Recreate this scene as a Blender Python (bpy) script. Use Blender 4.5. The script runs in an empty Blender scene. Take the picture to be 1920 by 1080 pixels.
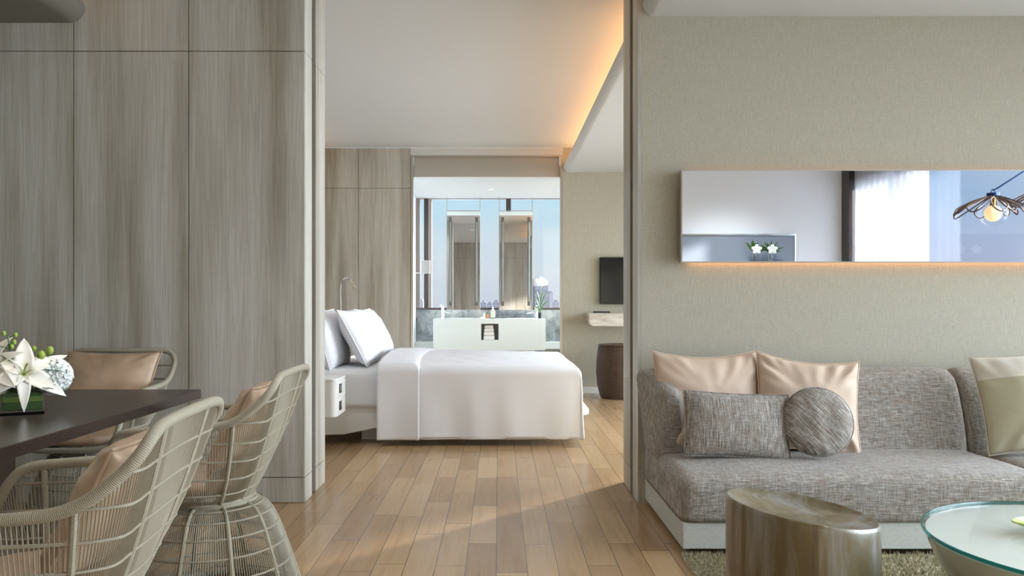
import bpy, bmesh, math, random
from mathutils import Vector, Matrix, Euler, noise
random.seed(7)
PI = math.pi
SC = bpy.context.scene
COL = SC.collection
# ------------------------------------------------------------------ camera
F, VX, VY, H = 1500.0, 935.0, 567.0, 1.1
cam = bpy.data.cameras.new('camera'); camo = bpy.data.objects.new('camera', cam); COL.objects.link(camo)
camo.location = (0, 0, H); camo.rotation_euler = (PI/2, 0, 0)
cam.sensor_width = 36; cam.lens = F/1920*36
cam.shift_x = (960-VX)/1920; cam.shift_y = (VY-540)/1920
cam.clip_start = .05; cam.clip_end = 3000
SC.camera = camo
def at(px, py, Y):
    return Vector(((px-VX)/F*Y, Y, H-(py-VY)/F*Y))
# ------------------------------------------------------------------ look, sky, sun
vs = SC.view_settings; vs.view_transform = 'Standard'; vs.look = 'None'; vs.gamma = 1; vs.use_curve_mapping = False
vs.exposure = 0.05
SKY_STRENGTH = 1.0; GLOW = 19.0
w = bpy.data.worlds.new('sky'); SC.world = w; w.use_nodes = True
def build_world():
    nt = w.node_tree; N = nt.nodes; L = nt.links; N.clear()
    out = N.new('ShaderNodeOutputWorld'); bg = N.new('ShaderNodeBackground'); bg.inputs[1].default_value = SKY_STRENGTH
    tc = N.new('ShaderNodeTexCoord'); sep = N.new('ShaderNodeSeparateXYZ'); L.new(tc.outputs['Generated'], sep.inputs[0])
    rp = N.new('ShaderNodeValToRGB'); cr = rp.color_ramp
    cr.elements[0].position = 0.0; cr.elements[0].color = (.60, .68, .80, 1)
    cr.elements[1].position = 1.0; cr.elements[1].color = (.30, .52, .90, 1)
    for p, c in ((.035, (.68, .76, .85)), (.12, (.52, .77, .91)), (.3, (.42, .68, .95))):
        e = cr.elements.new(p); e.color = (*c, 1)
    L.new(sep.outputs['Z'], rp.inputs[0])
    # thin cloud
    mp = N.new('ShaderNodeMapping'); mp.inputs['Scale'].default_value = (3, 3, 14); L.new(tc.outputs['Generated'], mp.inputs[0])
    nz = N.new('ShaderNodeTexNoise'); nz.inputs['Scale'].default_value = 1.2; nz.inputs['Detail'].default_value = 5; L.new(mp.outputs[0], nz.inputs['Vector'])
    r2 = N.new('ShaderNodeValToRGB'); r2.color_ramp.elements[0].position = .45; r2.color_ramp.elements[1].position = .75; L.new(nz.outputs[0], r2.inputs[0])
    sc = N.new('ShaderNodeMath'); sc.operation = 'MULTIPLY'; sc.inputs[1].default_value = .5; L.new(r2.outputs[0], sc.inputs[0])
    mx = N.new('ShaderNodeMix'); mx.data_type = 'RGBA'; L.new(sc.outputs[0], mx.inputs[0]); L.new(rp.outputs[0], mx.inputs[6]); mx.inputs[7].default_value = (.78, .84, .88, 1)
    # deeper periwinkle blue away from the sun
    dt = N.new('ShaderNodeVectorMath'); dt.operation = 'DOT_PRODUCT'; dt.inputs[1].default_value = (.1, .995, 0); L.new(tc.outputs['Generated'], dt.inputs[0])
    mr = N.new('ShaderNodeMapRange'); mr.inputs[1].default_value = -1; mr.inputs[2].default_value = .4; L.new(dt.outputs['Value'], mr.inputs[0])
    m2 = N.new('ShaderNodeMix'); m2.data_type = 'RGBA'; m2.blend_type = 'MULTIPLY'; m2.inputs[0].default_value = 1
    m3 = N.new('ShaderNodeMix'); m3.data_type = 'RGBA'; L.new(mr.outputs[0], m3.inputs[0]); m3.inputs[6].default_value = (.62, .62, .80, 1); m3.inputs[7].default_value = (1, 1, 1, 1)
    L.new(mx.outputs[2], m2.inputs[6]); L.new(m3.outputs[2], m2.inputs[7])
    # bright lobe added to the sky, out of view, to light both rooms
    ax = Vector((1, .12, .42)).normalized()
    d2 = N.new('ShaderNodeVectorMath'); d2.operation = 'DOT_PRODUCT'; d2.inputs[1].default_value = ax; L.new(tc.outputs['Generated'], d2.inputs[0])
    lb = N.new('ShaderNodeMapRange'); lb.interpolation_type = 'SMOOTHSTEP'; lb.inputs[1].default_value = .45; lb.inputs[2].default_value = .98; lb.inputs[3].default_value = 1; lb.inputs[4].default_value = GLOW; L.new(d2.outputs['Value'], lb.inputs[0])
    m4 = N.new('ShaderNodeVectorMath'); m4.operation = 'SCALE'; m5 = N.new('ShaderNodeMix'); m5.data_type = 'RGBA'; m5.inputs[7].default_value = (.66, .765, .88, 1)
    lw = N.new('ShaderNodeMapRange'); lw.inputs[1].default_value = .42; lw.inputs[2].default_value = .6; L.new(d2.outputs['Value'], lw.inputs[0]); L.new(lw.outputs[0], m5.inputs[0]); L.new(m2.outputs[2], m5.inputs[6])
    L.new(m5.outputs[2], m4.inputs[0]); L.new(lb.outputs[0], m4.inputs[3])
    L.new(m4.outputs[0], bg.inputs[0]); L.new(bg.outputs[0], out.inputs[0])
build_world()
sun = bpy.data.lights.new('sun', 'SUN'); sun.energy = 9.0; sun.angle = math.radians(3); sun.color = (1, .95, .90)
suno = bpy.data.objects.new('sun', sun); COL.objects.link(suno)
suno.rotation_euler = Vector((1.0, 1.06, .36)).to_track_quat('Z', 'Y').to_euler()
suno.location = (20, 20, 12)
# ------------------------------------------------------------------ constants of the place
Y1, Y1B = 4.388, 4.896          # partition front / back
Y2 = 9.706                      # bedroom far wall
Y3 = 11.80                      # bathroom window wall
XL, XR = -1.0635, .7636         # doorway jambs
WL, WR = -3.6, 4.6              # left wall, window wall
YB = -1.76
ZC = 2.976; ZB = 2.634          # ceilings
COOL = (.86, .93, 1.0); WARM = (1.0, .50, .20)
# ------------------------------------------------------------------ materials
def mat(name, col=(.8,.8,.8), rough=.5, metal=0, spec=.5, emis=None, estr=0, trans=0, ior=1.45, sheen=0, coat=0, alpha=1):
    m = bpy.data.materials.new(name); m.use_nodes = True
    b = m.node_tree.nodes['Principled BSDF']
    b.inputs['Base Color'].default_value = (*col, 1); b.inputs['Roughness'].default_value = rough
    b.inputs['Metallic'].default_value = metal; b.inputs['Specular IOR Level'].default_value = spec
    b.inputs['Transmission Weight'].default_value = trans; b.inputs['IOR'].default_value = ior
    b.inputs['Sheen Weight'].default_value = sheen; b.inputs['Coat Weight'].default_value = coat
    if emis: b.inputs['Emission Color'].default_value = (*emis, 1); b.inputs['Emission Strength'].default_value = estr
    return m
class G:
    def __init__(s, m): s.m = m; s.nt = m.node_tree; s.b = s.nt.nodes['Principled BSDF']
    def n(s, t, **k):
        x = s.nt.nodes.new('ShaderNode'+t)
        for a, v in k.items(): setattr(x, a, v)
        return x
    def l(s, a, b): s.nt.links.new(a, b)
    def coord(s, scale=(1,1,1), kind='Object', rot=(0,0,0)):
        t = s.n('TexCoord'); p = s.n('Mapping'); p.inputs['Scale'].default_value = scale; p.inputs['Rotation'].default_value = rot
        s.l(t.outputs[kind], p.inputs[0]); return p.outputs[0]
    def noise(s, vec, scale=1, detail=3, rough=.5, dist=0):
        x = s.n('TexNoise'); x.inputs['Scale'].default_value = scale; x.inputs['Detail'].default_value = detail
        x.inputs['Roughness'].default_value = rough; x.inputs['Distortion'].default_value = dist
        s.l(vec, x.inputs['Vector']); return x.outputs[0]
    def ramp(s, fac, stops):
        r = s.n('ValToRGB'); cr = r.color_ramp
        while len(cr.elements) > 1: cr.elements.remove(cr.elements[-1])
        cr.elements[0].position = stops[0][0]; cr.elements[0].color = (*stops[0][1], 1)
        for p, c in stops[1:]:
            e = cr.elements.new(p); e.color = (*c, 1)
        s.l(fac, r.inputs[0]); return r.outputs[0]
    def mix(s, a, b, fac=.5, mode='MIX'):
        x = s.n('Mix'); x.data_type = 'RGBA'; x.blend_type = mode
        for i, v in ((0, fac), (6, a), (7, b)):
            if hasattr(v, 'is_linked'): s.l(v, x.inputs[i])
            else: x.inputs[i].default_value = v if i == 0 else (*v, 1)
        return x.outputs[2]
    def math(s, op, a, b=None, c=None):
        x = s.n('Math'); x.operation = op
        for i, v in enumerate((a, b, c)):
            if v is None: continue
            if hasattr(v, 'is_linked'): s.l(v, x.inputs[i])
            else: x.inputs[i].default_value = v
        return x.outputs[0]
    def bump(s, h, strength=.2, dist=.002):
        x = s.n('Bump'); x.inputs['Strength'].default_value = strength; x.inputs['Distance'].default_value = dist
        s.l(h, x.inputs['Height']); s.l(x.outputs[0], s.b.inputs['Normal'])
    def color(s, c): s.l(c, s.b.inputs['Base Color'])

def m_wood_panel(name, dark, mid, light):
    m = mat(name, mid, .42); g = G(m)
    a = g.noise(g.coord((3.0, 3.0, .22)), 1.8, 4, .6)
    b = g.noise(g.coord((190, 190, 3.2)), 1, 4, .7)
    c = g.noise(g.coord((22, 22, .7)), 1, 5, .65, 1.2)
    base = g.ramp(a, [(.30, dark), (.46, mid), (.62, light)])
    fine = g.ramp(b, [(.34, (.70,.68,.65)), (.58, (1,1,1))])
    cc = g.ramp(c, [(.33, (.84,.82,.77)), (.52, (1,1,1))])
    g.color(g.mix(g.mix(base, fine, .75, 'MULTIPLY'), cc, .7, 'MULTIPLY')); g.bump(b, .15, .001); return m
M = {}
M['panel'] = m_wood_panel('grey ash veneer', (.34,.30,.235), (.49,.46,.39), (.62,.60,.54))
M['groove'] = mat('dark joint', (.07,.06,.045), .8)
def m_wallpaper():
    m = mat('woven wallpaper', (.5,.47,.38), .85, spec=.2); g = G(m)
    a = g.noise(g.coord((420, 420, 12)), 1, 3, .7); b = g.noise(g.coord((60, 60, 320)), 1, 2, .6)
    c = g.ramp(a, [(.3, (.46,.43,.34)), (.7, (.60,.575,.475))]); d = g.ramp(b, [(.3, (.82,.82,.80)), (.65, (1,1,1))])
    g.color(g.mix(c, d, .8, 'MULTIPLY')); g.bump(a, .25, .001); return m
M['paper'] = m_wallpaper()
def m_floor():
    m = mat('oak floor boards', (.4,.27,.15), .24); g = G(m)
    t = g.n('TexCoord'); sp = g.n('SeparateXYZ'); g.l(t.outputs['Object'], sp.inputs[0]); x, y = sp.outputs[0], sp.outputs[1]
    xs = g.math('DIVIDE', g.math('ADD', x, .011), .1274); row = g.math('FLOOR', xs); fx = g.math('FRACT', xs)
    w1 = g.n('TexWhiteNoise', noise_dimensions='1D'); g.l(row, w1.inputs['W'])
    sc = g.n('SeparateColor'); g.l(w1.outputs['Color'], sc.inputs[0])
    ln = g.math('MULTIPLY_ADD', sc.outputs[0], .5, .6)
    ys = g.math('ADD', g.math('DIVIDE', y, ln), g.math('MULTIPLY', sc.outputs[1], 9)); seg = g.math('FLOOR', ys); fy = g.math('FRACT', ys)
    cv = g.n('CombineXYZ'); g.l(row, cv.inputs[0]); g.l(seg, cv.inputs[1])
    w2 = g.n('TexWhiteNoise', noise_dimensions='2D'); g.l(cv.outputs[0], w2.inputs['Vector'])
    tone = g.ramp(w2.outputs['Value'], [(0, (.33,.205,.105)), (.35, (.375,.24,.125)), (.7, (.42,.275,.145)), (1, (.48,.325,.18))])
    of = g.n('VectorMath', operation='SCALE'); g.l(w2.outputs['Color'], of.inputs[0]); of.inputs[3].default_value = 30
    ad = g.n('VectorMath', operation='ADD'); mp = g.coord((26, 1.6, 1)); g.l(mp, ad.inputs[0]); g.l(of.outputs[0], ad.inputs[1])
    gr = g.noise(ad.outputs[0], 1, 4, .55, .25)
    gc = g.ramp(gr, [(.30, (.80,.76,.70)), (.50, (1,1,1)), (.72, (.88,.85,.82))])
    c = g.mix(tone, gc, .8, 'MULTIPLY')
    e1 = g.math('LESS_THAN', fx, .022); e2 = g.math('LESS_THAN', g.math('MULTIPLY', fy, ln), .0035)
    ed = g.math('MAXIMUM', e1, e2)
    g.color(g.mix(c, (.06,.035,.02), g.math('MULTIPLY', ed, .9)))
    rr = g.n('MapRange'); g.l(gr, rr.inputs[0]); rr.inputs[3].default_value = .20; rr.inputs[4].default_value = .30; g.b.inputs['Roughness'].default_value = .22
    return m
M['floor'] = m_floor()
def m_plaster():
    m = mat('white painted plaster', (.70,.715,.71), .8, spec=.2); g = G(m); g.bump(g.noise(g.coord((1,1,1)), 60, 3), .05, .001); return m
M['plaster'] = m_plaster()
M['taupe'] = mat('shaded soffit tone', (.20,.18,.14), .7)  # darker tone paints in the shade on the left living room soffit
M['white_trim'] = mat('white lacquer', (.80,.79,.75), .35)
def m_tweed(name, stops, rot=(0,0,0), wa=.58, sc=(18, 440, 470), sb_=(470, 26, 22)):
    m = mat(name, (.3,.28,.26), .92, spec=.15, sheen=.15); g = G(m)
    r0 = g.coord((1,1,1), rot=rot)
    def scaled(sv):
        p = g.n('Mapping'); p.inputs['Scale'].default_value = sv; g.l(r0, p.inputs[0]); return p.outputs[0]
    a = g.noise(scaled(sc), 1, 3, .75); b = g.noise(scaled(sb_), 1, 3, .75)
    h = g.math('ADD', g.math('MULTIPLY', a, wa), g.math('MULTIPLY', b, 1-wa))
    c = g.ramp(h, stops); k = g.noise(scaled((11, 11, 18)), 1, 3, .6)
    tint = g.ramp(k, [(.35, (.92,.88,.84)), (.5, (1,1,1)), (.65, (.94,.96,.97))])
    g.color(g.mix(c, tint, 1, 'MULTIPLY')); g.bump(h, .5, .002); return m
TW = [(.37, (.10,.08,.063)), (.46, (.235,.20,.165)), (.53, (.36,.325,.285)), (.63, (.66,.63,.59))]
M['tweed'] = m_tweed('grey tweed', TW)
M['tweed_v'] = m_tweed('grey tweed, threads upright', TW, wa=.70, sc=(430, 25, 16), sb_=(22, 25, 430))
M['tweed_d'] = m_tweed('grey tweed, threads slanting', TW, rot=(0, math.radians(-45), 0), wa=.74, sc=(14, 20, 330), sb_=(330, 20, 20))
def m_cloth(name, col, rough=.8, s=220, str_=.15, sheen=.1):
    m = mat(name, col, rough, spec=.2, sheen=sheen); g = G(m)
    a = g.noise(g.coord((1,1,1)), s, 2); b = g.noise(g.coord((1,1,1)), 7, 3); g.bump(g.math('ADD', g.math('MULTIPLY', a, .3), g.math('MULTIPLY', b, 2.0)), str_, .004)
    return m
M['satin'] = m_cloth('peach satin', (.66,.51,.39), .45)
M['linen'] = m_cloth('cream linen', (.62,.56,.45), .8)
M['bedding'] = m_cloth('white cotton', (.86,.87,.91), .75)
M['sheet'] = m_cloth('white percale', (.82,.83,.85), .8)
M['piping'] = mat('white piping', (.85,.85,.86), .7)
def m_leather(name, col):
    m = mat(name, col, .36); g = G(m); v = g.n('TexVoronoi'); v.inputs['Scale'].default_value = 260; g.l(g.coord(), v.inputs['Vector'])
    b = g.noise(g.coord(), 9, 4); g.color(g.ramp(b, [(.3, tuple(c*.82 for c in col)), (.7, tuple(min(1, c*1.12) for c in col))]))
    g.bump(g.math('ADD', g.math('MULTIPLY', v.outputs[0], .15), b), .2, .004); return m
M['leather'] = m_leather('tan leather', (.50,.355,.235))
def m_rope(name, col):
    m = mat(name, col, .55); g = G(m); t = g.n('TexCoord'); s = g.n('SeparateXYZ'); g.l(t.outputs['UV'], s.inputs[0])
    h = g.math('SINE', g.math('MULTIPLY', s.outputs[1], 2*PI/.0038)); h2 = g.math('MULTIPLY_ADD', h, .5, .5)
    g.color(g.ramp(h2, [(0, tuple(c*.72 for c in col)), (.5, col)])); g.bump(h2, .45, .0015); return m
M['rope'] = m_rope('wrapped rope', (.38,.345,.255))
M['cord'] = mat('taupe cord', (.32,.285,.21), .6)
def m_darkwood():
    m = mat('espresso oak', (.045,.028,.022), .28); g = G(m); a = g.noise(g.coord((3, 90, 90)), 1, 4, .6)
    g.color(g.ramp(a, [(.3, (.018,.010,.008)), (.7, (.042,.026,.020))])); g.bump(a, .12, .001); return m
M['espresso'] = m_darkwood()
def m_marble():
    m = mat('grey veined marble', (.6,.62,.62), .18); g = G(m); v = g.coord((1,1,1))
    a = g.noise(v, 2.4, 8, .62, .7); b = g.noise(v, 3.2, 8, .6, 1.0)
    c = g.ramp(a, [(.34, (.10,.13,.145)), (.46, (.26,.29,.30)), (.60, (.50,.52,.51))])
    d = g.ramp(b, [(.44, (1,1,1)), (.50, (.45,.47,.47)), (.54, (1,1,1))]); g.color(g.mix(c, d, .7, 'MULTIPLY')); return m
M['marble'] = m_marble()
def m_travertine():
    m = mat('pale travertine', (.68,.62,.52), .5); g = G(m); a = g.noise(g.coord((5, 5, 26)), 1, 5, .6)
    g.color(g.ramp(a, [(.35, (.52,.45,.36)), (.6, (.74,.69,.60))])); return m
M['travertine'] = m_travertine()
def m_glass(name, tint=(1,1,1), refl=.03):
    m = bpy.data.materials.new(name); m.use_nodes = True; nt = m.node_tree; nt.nodes.clear()
    o = nt.nodes.new('ShaderNodeOutputMaterial'); a = nt.nodes.new('ShaderNodeBsdfTransparent'); a.inputs[0].default_value = (*tint, 1)
    b = nt.nodes.new('ShaderNodeBsdfGlossy'); b.inputs['Roughness'].default_value = .0
    x = nt.nodes.new('ShaderNodeMixShader'); f = nt.nodes.new('ShaderNodeLayerWeight'); f.inputs[0].default_value = .5
    pw = nt.nodes.new('ShaderNodeMath'); pw.operation = 'POWER'; pw.inputs[1].default_value = 4; nt.links.new(f.outputs['Facing'], pw.inputs[0])
    ma = nt.nodes.new('ShaderNodeMath'); ma.operation = 'MULTIPLY_ADD'; ma.inputs[1].default_value = .4; ma.inputs[2].default_value = refl; nt.links.new(pw.outputs[0], ma.inputs[0])
    nt.links.new(ma.outputs[0], x.inputs[0]); nt.links.new(a.outputs[0], x.inputs[1]); nt.links.new(b.outputs[0], x.inputs[2]); nt.links.new(x.outputs[0], o.inputs[0]); return m
M['pane'] = m_glass('clear window pane')
M['glass'] = mat('clear glass', (1,1,1), .0, trans=1, ior=1.45)
M['green_glass'] = m_glass('green tinted plate glass', (.97,.99,.985), .04)
M['teal'] = mat('green glass edge', (.0,.14,.13), .08, trans=.15, ior=1.5)
M['mirror'] = mat('silvered mirror', (.93,.94,.95), .0, metal=1)
M['chrome'] = mat('polished chrome', (.75,.76,.78), .12, metal=1)
M['bronze_frame'] = mat('dark anodised window frame', (.055,.045,.042), .4, metal=.3)
M['alu'] = mat('champagne aluminium', (.52,.49,.44), .35, metal=.7)
M['black'] = mat('black plastic', (.012,.012,.013), .3)
M['screen'] = mat('black glass screen', (.006,.006,.008), .08)
M['solid_white'] = mat('white solid surface', (.78,.84,.83), .25)
M['grey_niche'] = mat('grey laminate', (.40,.41,.40), .6)
M['dark_grey'] = mat('dark grey metal', (.09,.09,.085), .5)
M['towel'] = m_cloth('white terry', (.84,.84,.82), .95, 500, .5)
M['leaf'] = mat('green leaf', (.045,.15,.025), .4)
M['leaf_pale'] = mat('pale green leaf', (.22,.38,.06), .4)
M['bud'] = mat('green bud', (.30,.40,.06), .45)
def m_petal(name, a, b):
    m = mat(name, a, .5, sheen=.1); g = G(m); m.node_tree.nodes['Principled BSDF'].inputs['Subsurface Weight'].default_value = .0
    g.color(g.ramp(g.noise(g.coord(), 16, 2), [(.35, a), (.65, b)])); return m
M['petal'] = m_petal('cream petal', (.84,.76,.60), (.90,.87,.78)); M['petal_w'] = m_petal('white petal', (.80,.86,.82), (.90,.92,.88)); M['petal_y'] = m_petal('ivory rose petal', (.80,.72,.45), (.88,.84,.66))
def m_wovenbase():
    m = mat('white woven band', (.62,.62,.55), .6); g = G(m); br = g.n('TexBrick'); br.inputs['Scale'].default_value = 1
    br.inputs['Brick Width'].default_value = .012; br.inputs['Row Height'].default_value = .006; br.inputs['Mortar Size'].default_value = .0007
    br.inputs['Color1'].default_value = (.60,.61,.55,1); br.inputs['Color2'].default_value = (.68,.68,.62,1); br.inputs['Mortar'].default_value = (.36,.36,.33,1)
    t = g.n('TexCoord'); sp = g.n('SeparateXYZ'); cb = g.n('CombineXYZ'); g.l(t.outputs['Object'], sp.inputs[0])
    g.l(g.math('ADD', sp.outputs[0], sp.outputs[1]), cb.inputs[0]); g.l(sp.outputs[2], cb.inputs[1]); g.l(cb.outputs[0], br.inputs['Vector']); g.color(br.outputs[0]); return m
M['woven_band'] = m_wovenbase()
def m_patina():
    m = mat('patinated bronze', (.2,.14,.08), .36, metal=.1, coat=.35); g = G(m)
    a = g.noise(g.coord((9, 9, 1.1)), 1, 6, .65, .8); b = g.noise(g.coord((3,3,1)), 1.3, 3)
    c = g.ramp(a, [(.30, (.075,.048,.018)), (.45, (.13,.10,.045)), (.55, (.19,.165,.115)), (.68, (.27,.27,.26))])
    d = g.ramp(b, [(.4, (1,.86,.66)), (.6, (.86,.9,1))]); g.color(g.mix(c, d, .6, 'MULTIPLY')); return m
M['patina'] = m_patina()
M['pearl'] = mat('pearl beige lacquer', (.52,.50,.40), .18, metal=.15, coat=.6)
M['table_white'] = mat('white back-painted glass', (.92,.92,.88), .15)
M['green_dish'] = mat('lime glazed ceramic', (.48,.56,.18), .15, coat=.5)
def m_rug():
    m = mat('olive wool', (.36,.33,.2), .95, spec=.1, sheen=.2); g = G(m)
    a = g.noise(g.coord(), 70, 3); g.color(g.ramp(a, [(.35, (.22,.19,.10)), (.5, (.40,.36,.22)), (.66, (.60,.55,.38))])); return m
M['rug'] = m_rug()
def m_basket():
    m = mat('dark woven rattan', (.13,.075,.045), .5); g = G(m); t = g.n('TexCoord'); s = g.n('SeparateXYZ'); g.l(t.outputs['Object'], s.inputs[0])
    h = g.math('MULTIPLY_ADD', g.math('SINE', g.math('MULTIPLY', s.outputs[2], 2*PI/.014)), .5, .5); n = g.noise(g.coord((30,30,4)), 1, 3)
    c = g.ramp(g.math('MULTIPLY', g.math('ADD', h, n), .6), [(.2, (.025,.015,.01)), (.8, (.11,.062,.04))]); g.color(c); g.bump(h, .8, .004); return m
M['basket'] = m_basket()
M['led'] = mat('warm led strip', (1,.8,.5), .5, emis=WARM, estr=1)
M['bulb'] = mat('peach glass bulb', (.95,.65,.42), .3, emis=(1,.55,.26), estr=.9)
M['lampwire'] = mat('brown lacquered wire', (.10,.06,.045), .35, metal=.4)
M['bluemetal'] = mat('dark blue metal', (.02,.05,.14), .35, metal=.5)
M['grey_fabric'] = m_cloth('grey blue fabric', (.26,.30,.36), .8, 300, .3)
def m_sheer():
    m = bpy.data.materials.new('white sheer'); m.use_nodes = True; nt = m.node_tree; nt.nodes.clear()
    o = nt.nodes.new('ShaderNodeOutputMaterial'); a = nt.nodes.new('ShaderNodeBsdfDiffuse'); a.inputs[0].default_value = (.8,.8,.82,1)
    b = nt.nodes.new('ShaderNodeBsdfTranslucent'); b.inputs[0].default_value = (.75,.75,.78,1); x = nt.nodes.new('ShaderNodeMixShader'); x.inputs[0].default_value = .55
    nt.links.new(a.outputs[0], x.inputs[1]); nt.links.new(b.outputs[0], x.inputs[2]); nt.links.new(x.outputs[0], o.inputs[0]); return m
M['sheer'] = m_sheer()
def m_tower(c1, c2):
    m = mat('hazy facade', c1, .8); g = G(m); br = g.n('TexBrick'); br.offset = 0
    br.inputs['Scale'].default_value = 1; br.inputs['Brick Width'].default_value = 4; br.inputs['Row Height'].default_value = 3.4; br.inputs['Mortar Size'].default_value = .7
    br.inputs['Color1'].default_value = (*c2, 1); br.inputs['Color2'].default_value = (*c2, 1); br.inputs['Mortar'].default_value = (*c1, 1)
    t = g.n('TexCoord'); sp = g.n('SeparateXYZ'); cb = g.n('CombineXYZ'); g.l(t.outputs['Object'], sp.inputs[0]); g.l(g.math('ADD', sp.outputs[0], sp.outputs[1]), cb.inputs[0]); g.l(sp.outputs[2], cb.inputs[1]); g.l(cb.outputs[0], br.inputs['Vector']); g.color(br.outputs[0]); return m
M['tower'] = m_tower((.30,.28,.31), (.22,.21,.24))
M['land'] = mat('hazy distant ground', (.2,.21,.22), .9)
# ------------------------------------------------------------------ mesh helpers
class MB:
    def __init__(s): s.v = []; s.f = []; s.uv = {}; s.sm = []
    def box(s, x0, x1, y0, y1, z0, z1):
        i = len(s.v); s.v += [(x0,y0,z0),(x1,y0,z0),(x1,y1,z0),(x0,y1,z0),(x0,y0,z1),(x1,y0,z1),(x1,y1,z1),(x0,y1,z1)]
        s.f += [tuple(i+k for k in q) for q in ((0,3,2,1),(4,5,6,7),(0,1,5,4),(1,2,6,5),(2,3,7,6),(3,0,4,7))]; return s
    def tube(s, pts, r, n=6, closed=False, caps=True):
        pts = [Vector(p) for p in pts]; m = len(pts)
        rs = r if hasattr(r, '__len__') else [r]*m
        prev = None; base = len(s.v); ln = 0; lens = []
        for k, p in enumerate(pts):
            a = pts[k-1] if (k or closed) else p; b = pts[(k+1) % m] if (k < m-1 or closed) else p
            t = (b-a).normalized()
            if prev is None:
                ref = Vector((0,0,1)) if abs(t.z) < .9 else Vector((1,0,0)); u = t.cross(ref).normalized()
            else: u = (prev - t*prev.dot(t)).normalized()
            prev = u; w_ = t.cross(u)
            if k: ln += (p-pts[k-1]).length
            lens.append(ln)
            for j in range(n):
                th = 2*PI*j/n; s.v.append(tuple(p+(u*math.cos(th)+w_*math.sin(th))*rs[k]))
        for k in range(m if closed else m-1):
            k2 = (k+1) % m; l2 = lens[k2] if k2 else ln+(pts[0]-pts[-1]).length
            for j in range(n):
                j2 = (j+1) % n; s.uv[len(s.f)] = ((j/n, lens[k]), ((j+1)/n, lens[k]), ((j+1)/n, l2), (j/n, l2))
                s.f.append((base+k*n+j, base+k*n+j2, base+k2*n+j2, base+k2*n+j))
        if caps and not closed:
            s.f.append(tuple(base+j for j in range(n))[::-1]); s.f.append(tuple(base+(m-1)*n+j for j in range(n)))
        return s
    def lathe(s, prof, n=32, c=(0,0,0), cap0=True, cap1=True, sx=1, sy=1):
        b = len(s.v)
        for r, z in prof:
            for j in range(n):
                th = 2*PI*j/n; s.v.append((c[0]+r*math.cos(th)*sx, c[1]+r*math.sin(th)*sy, c[2]+z))
        for k in range(len(prof)-1):
            for j in range(n):
                j2 = (j+1) % n; s.f.append((b+k*n+j, b+k*n+j2, b+(k+1)*n+j2, b+(k+1)*n+j))
        if cap0: s.f.append(tuple(b+j for j in range(n))[::-1])
        if cap1: s.f.append(tuple(b+(len(prof)-1)*n+j for j in range(n)))
        return s
    def grid(s, fn, nu, nv):
        b = len(s.v)
        for i in range(nu+1):
            for j in range(nv+1): s.v.append(tuple(fn(i/nu, j/nv)))
        for i in range(nu):
            for j in range(nv):
                a = b+i*(nv+1)+j; s.f.append((a, a+nv+1, a+nv+2, a+1))
        return s
    def prism(s, poly, ax, a0, a1):
        # poly: 2D points in the plane across axis ax ('x' -> (y,z), 'y' -> (x,z), 'z' -> (x,y))
        b = len(s.v); n = len(poly)
        for a in (a0, a1):
            for p, q in poly: s.v.append({'x': (a,p,q), 'y': (p,a,q), 'z': (p,q,a)}[ax])
        for k in range(n):
            k2 = (k+1) % n; s.f.append((b+k, b+k2, b+n+k2, b+n+k))
        s.f.append(tuple(range(b+n-1, b-1, -1))); s.f.append(tuple(range(b+n, b+2*n))); return s
    def ball(s, c, r, n=10, sc=(1,1,1)):
        prof = [(math.sin(PI*k/n)*r, -math.cos(PI*k/n)*r) for k in range(n+1)]; b = len(s.v)
        s.lathe([(max(a, 1e-5), z) for a, z in prof], n=max(8, n+2), cap0=False, cap1=False)
        for i in range(b, len(s.v)):
            x, y, z = s.v[i]; s.v[i] = (c[0]+x*sc[0], c[1]+y*sc[1], c[2]+z*sc[2])
        return s
    def xf(s, mtx, start=0):
        for i in range(start, len(s.v)): s.v[i] = tuple(mtx @ Vector(s.v[i]))
        return s
    def build(s, name, m, parent=None, smooth=True, bevel=0, seg=3, solid=0, subsurf=0, angle=40, weld=False):
        me = bpy.data.meshes.new(name); me.from_pydata(s.v, [], s.f)
        if s.uv:
            ul = me.uv_layers.new(name='UVMap')
            for p in me.polygons:
                q = s.uv.get(p.index)
                if q:
                    for li, c in zip(p.loop_indices, q): ul.data[li].uv = c
        bm = bmesh.new(); bm.from_mesh(me)
        if weld: bmesh.ops.remove_doubles(bm, verts=bm.verts, dist=1e-5)
        bmesh.ops.recalc_face_normals(bm, faces=bm.faces)
        if smooth:
            for f in bm.faces: f.smooth = True
            for e in bm.edges:
                if len(e.link_faces) == 2 and e.calc_face_angle(0) > math.radians(angle): e.smooth = False
        bm.to_mesh(me); bm.free(); me.materials.append(m)
        o = bpy.data.objects.new(name, me); COL.objects.link(o)
        if parent: o.parent = parent
        if bevel:
            b = o.modifiers.new('bevel', 'BEVEL'); b.width = bevel; b.segments = seg; b.limit_method = 'ANGLE'; b.harden_normals = False
        if solid: q = o.modifiers.new('thickness', 'SOLIDIFY'); q.thickness = solid; q.offset = 0
        if subsurf: q = o.modifiers.new('subdivision', 'SUBSURF'); q.levels = subsurf; q.render_levels = subsurf
        return o
def tag(o, label, cat, group=None, kind=None):
    o['label'] = label; o['category'] = cat
    if group: o['group'] = group
    if kind: o['kind'] = kind
    return o
def struct(o): o['kind'] = 'structure'; return o
def empty(name, loc=(0,0,0), rz=0, **k):
    o = bpy.data.objects.new(name, None); COL.objects.link(o); o.location = loc; o.rotation_euler = (0, 0, rz); o.empty_display_size = .1; return o
def copy_tree(o, parent=None):
    c = o.copy(); COL.objects.link(c)
    if parent: c.parent = parent
    for ch in list(o.children): copy_tree(ch, c)
    return c
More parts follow.
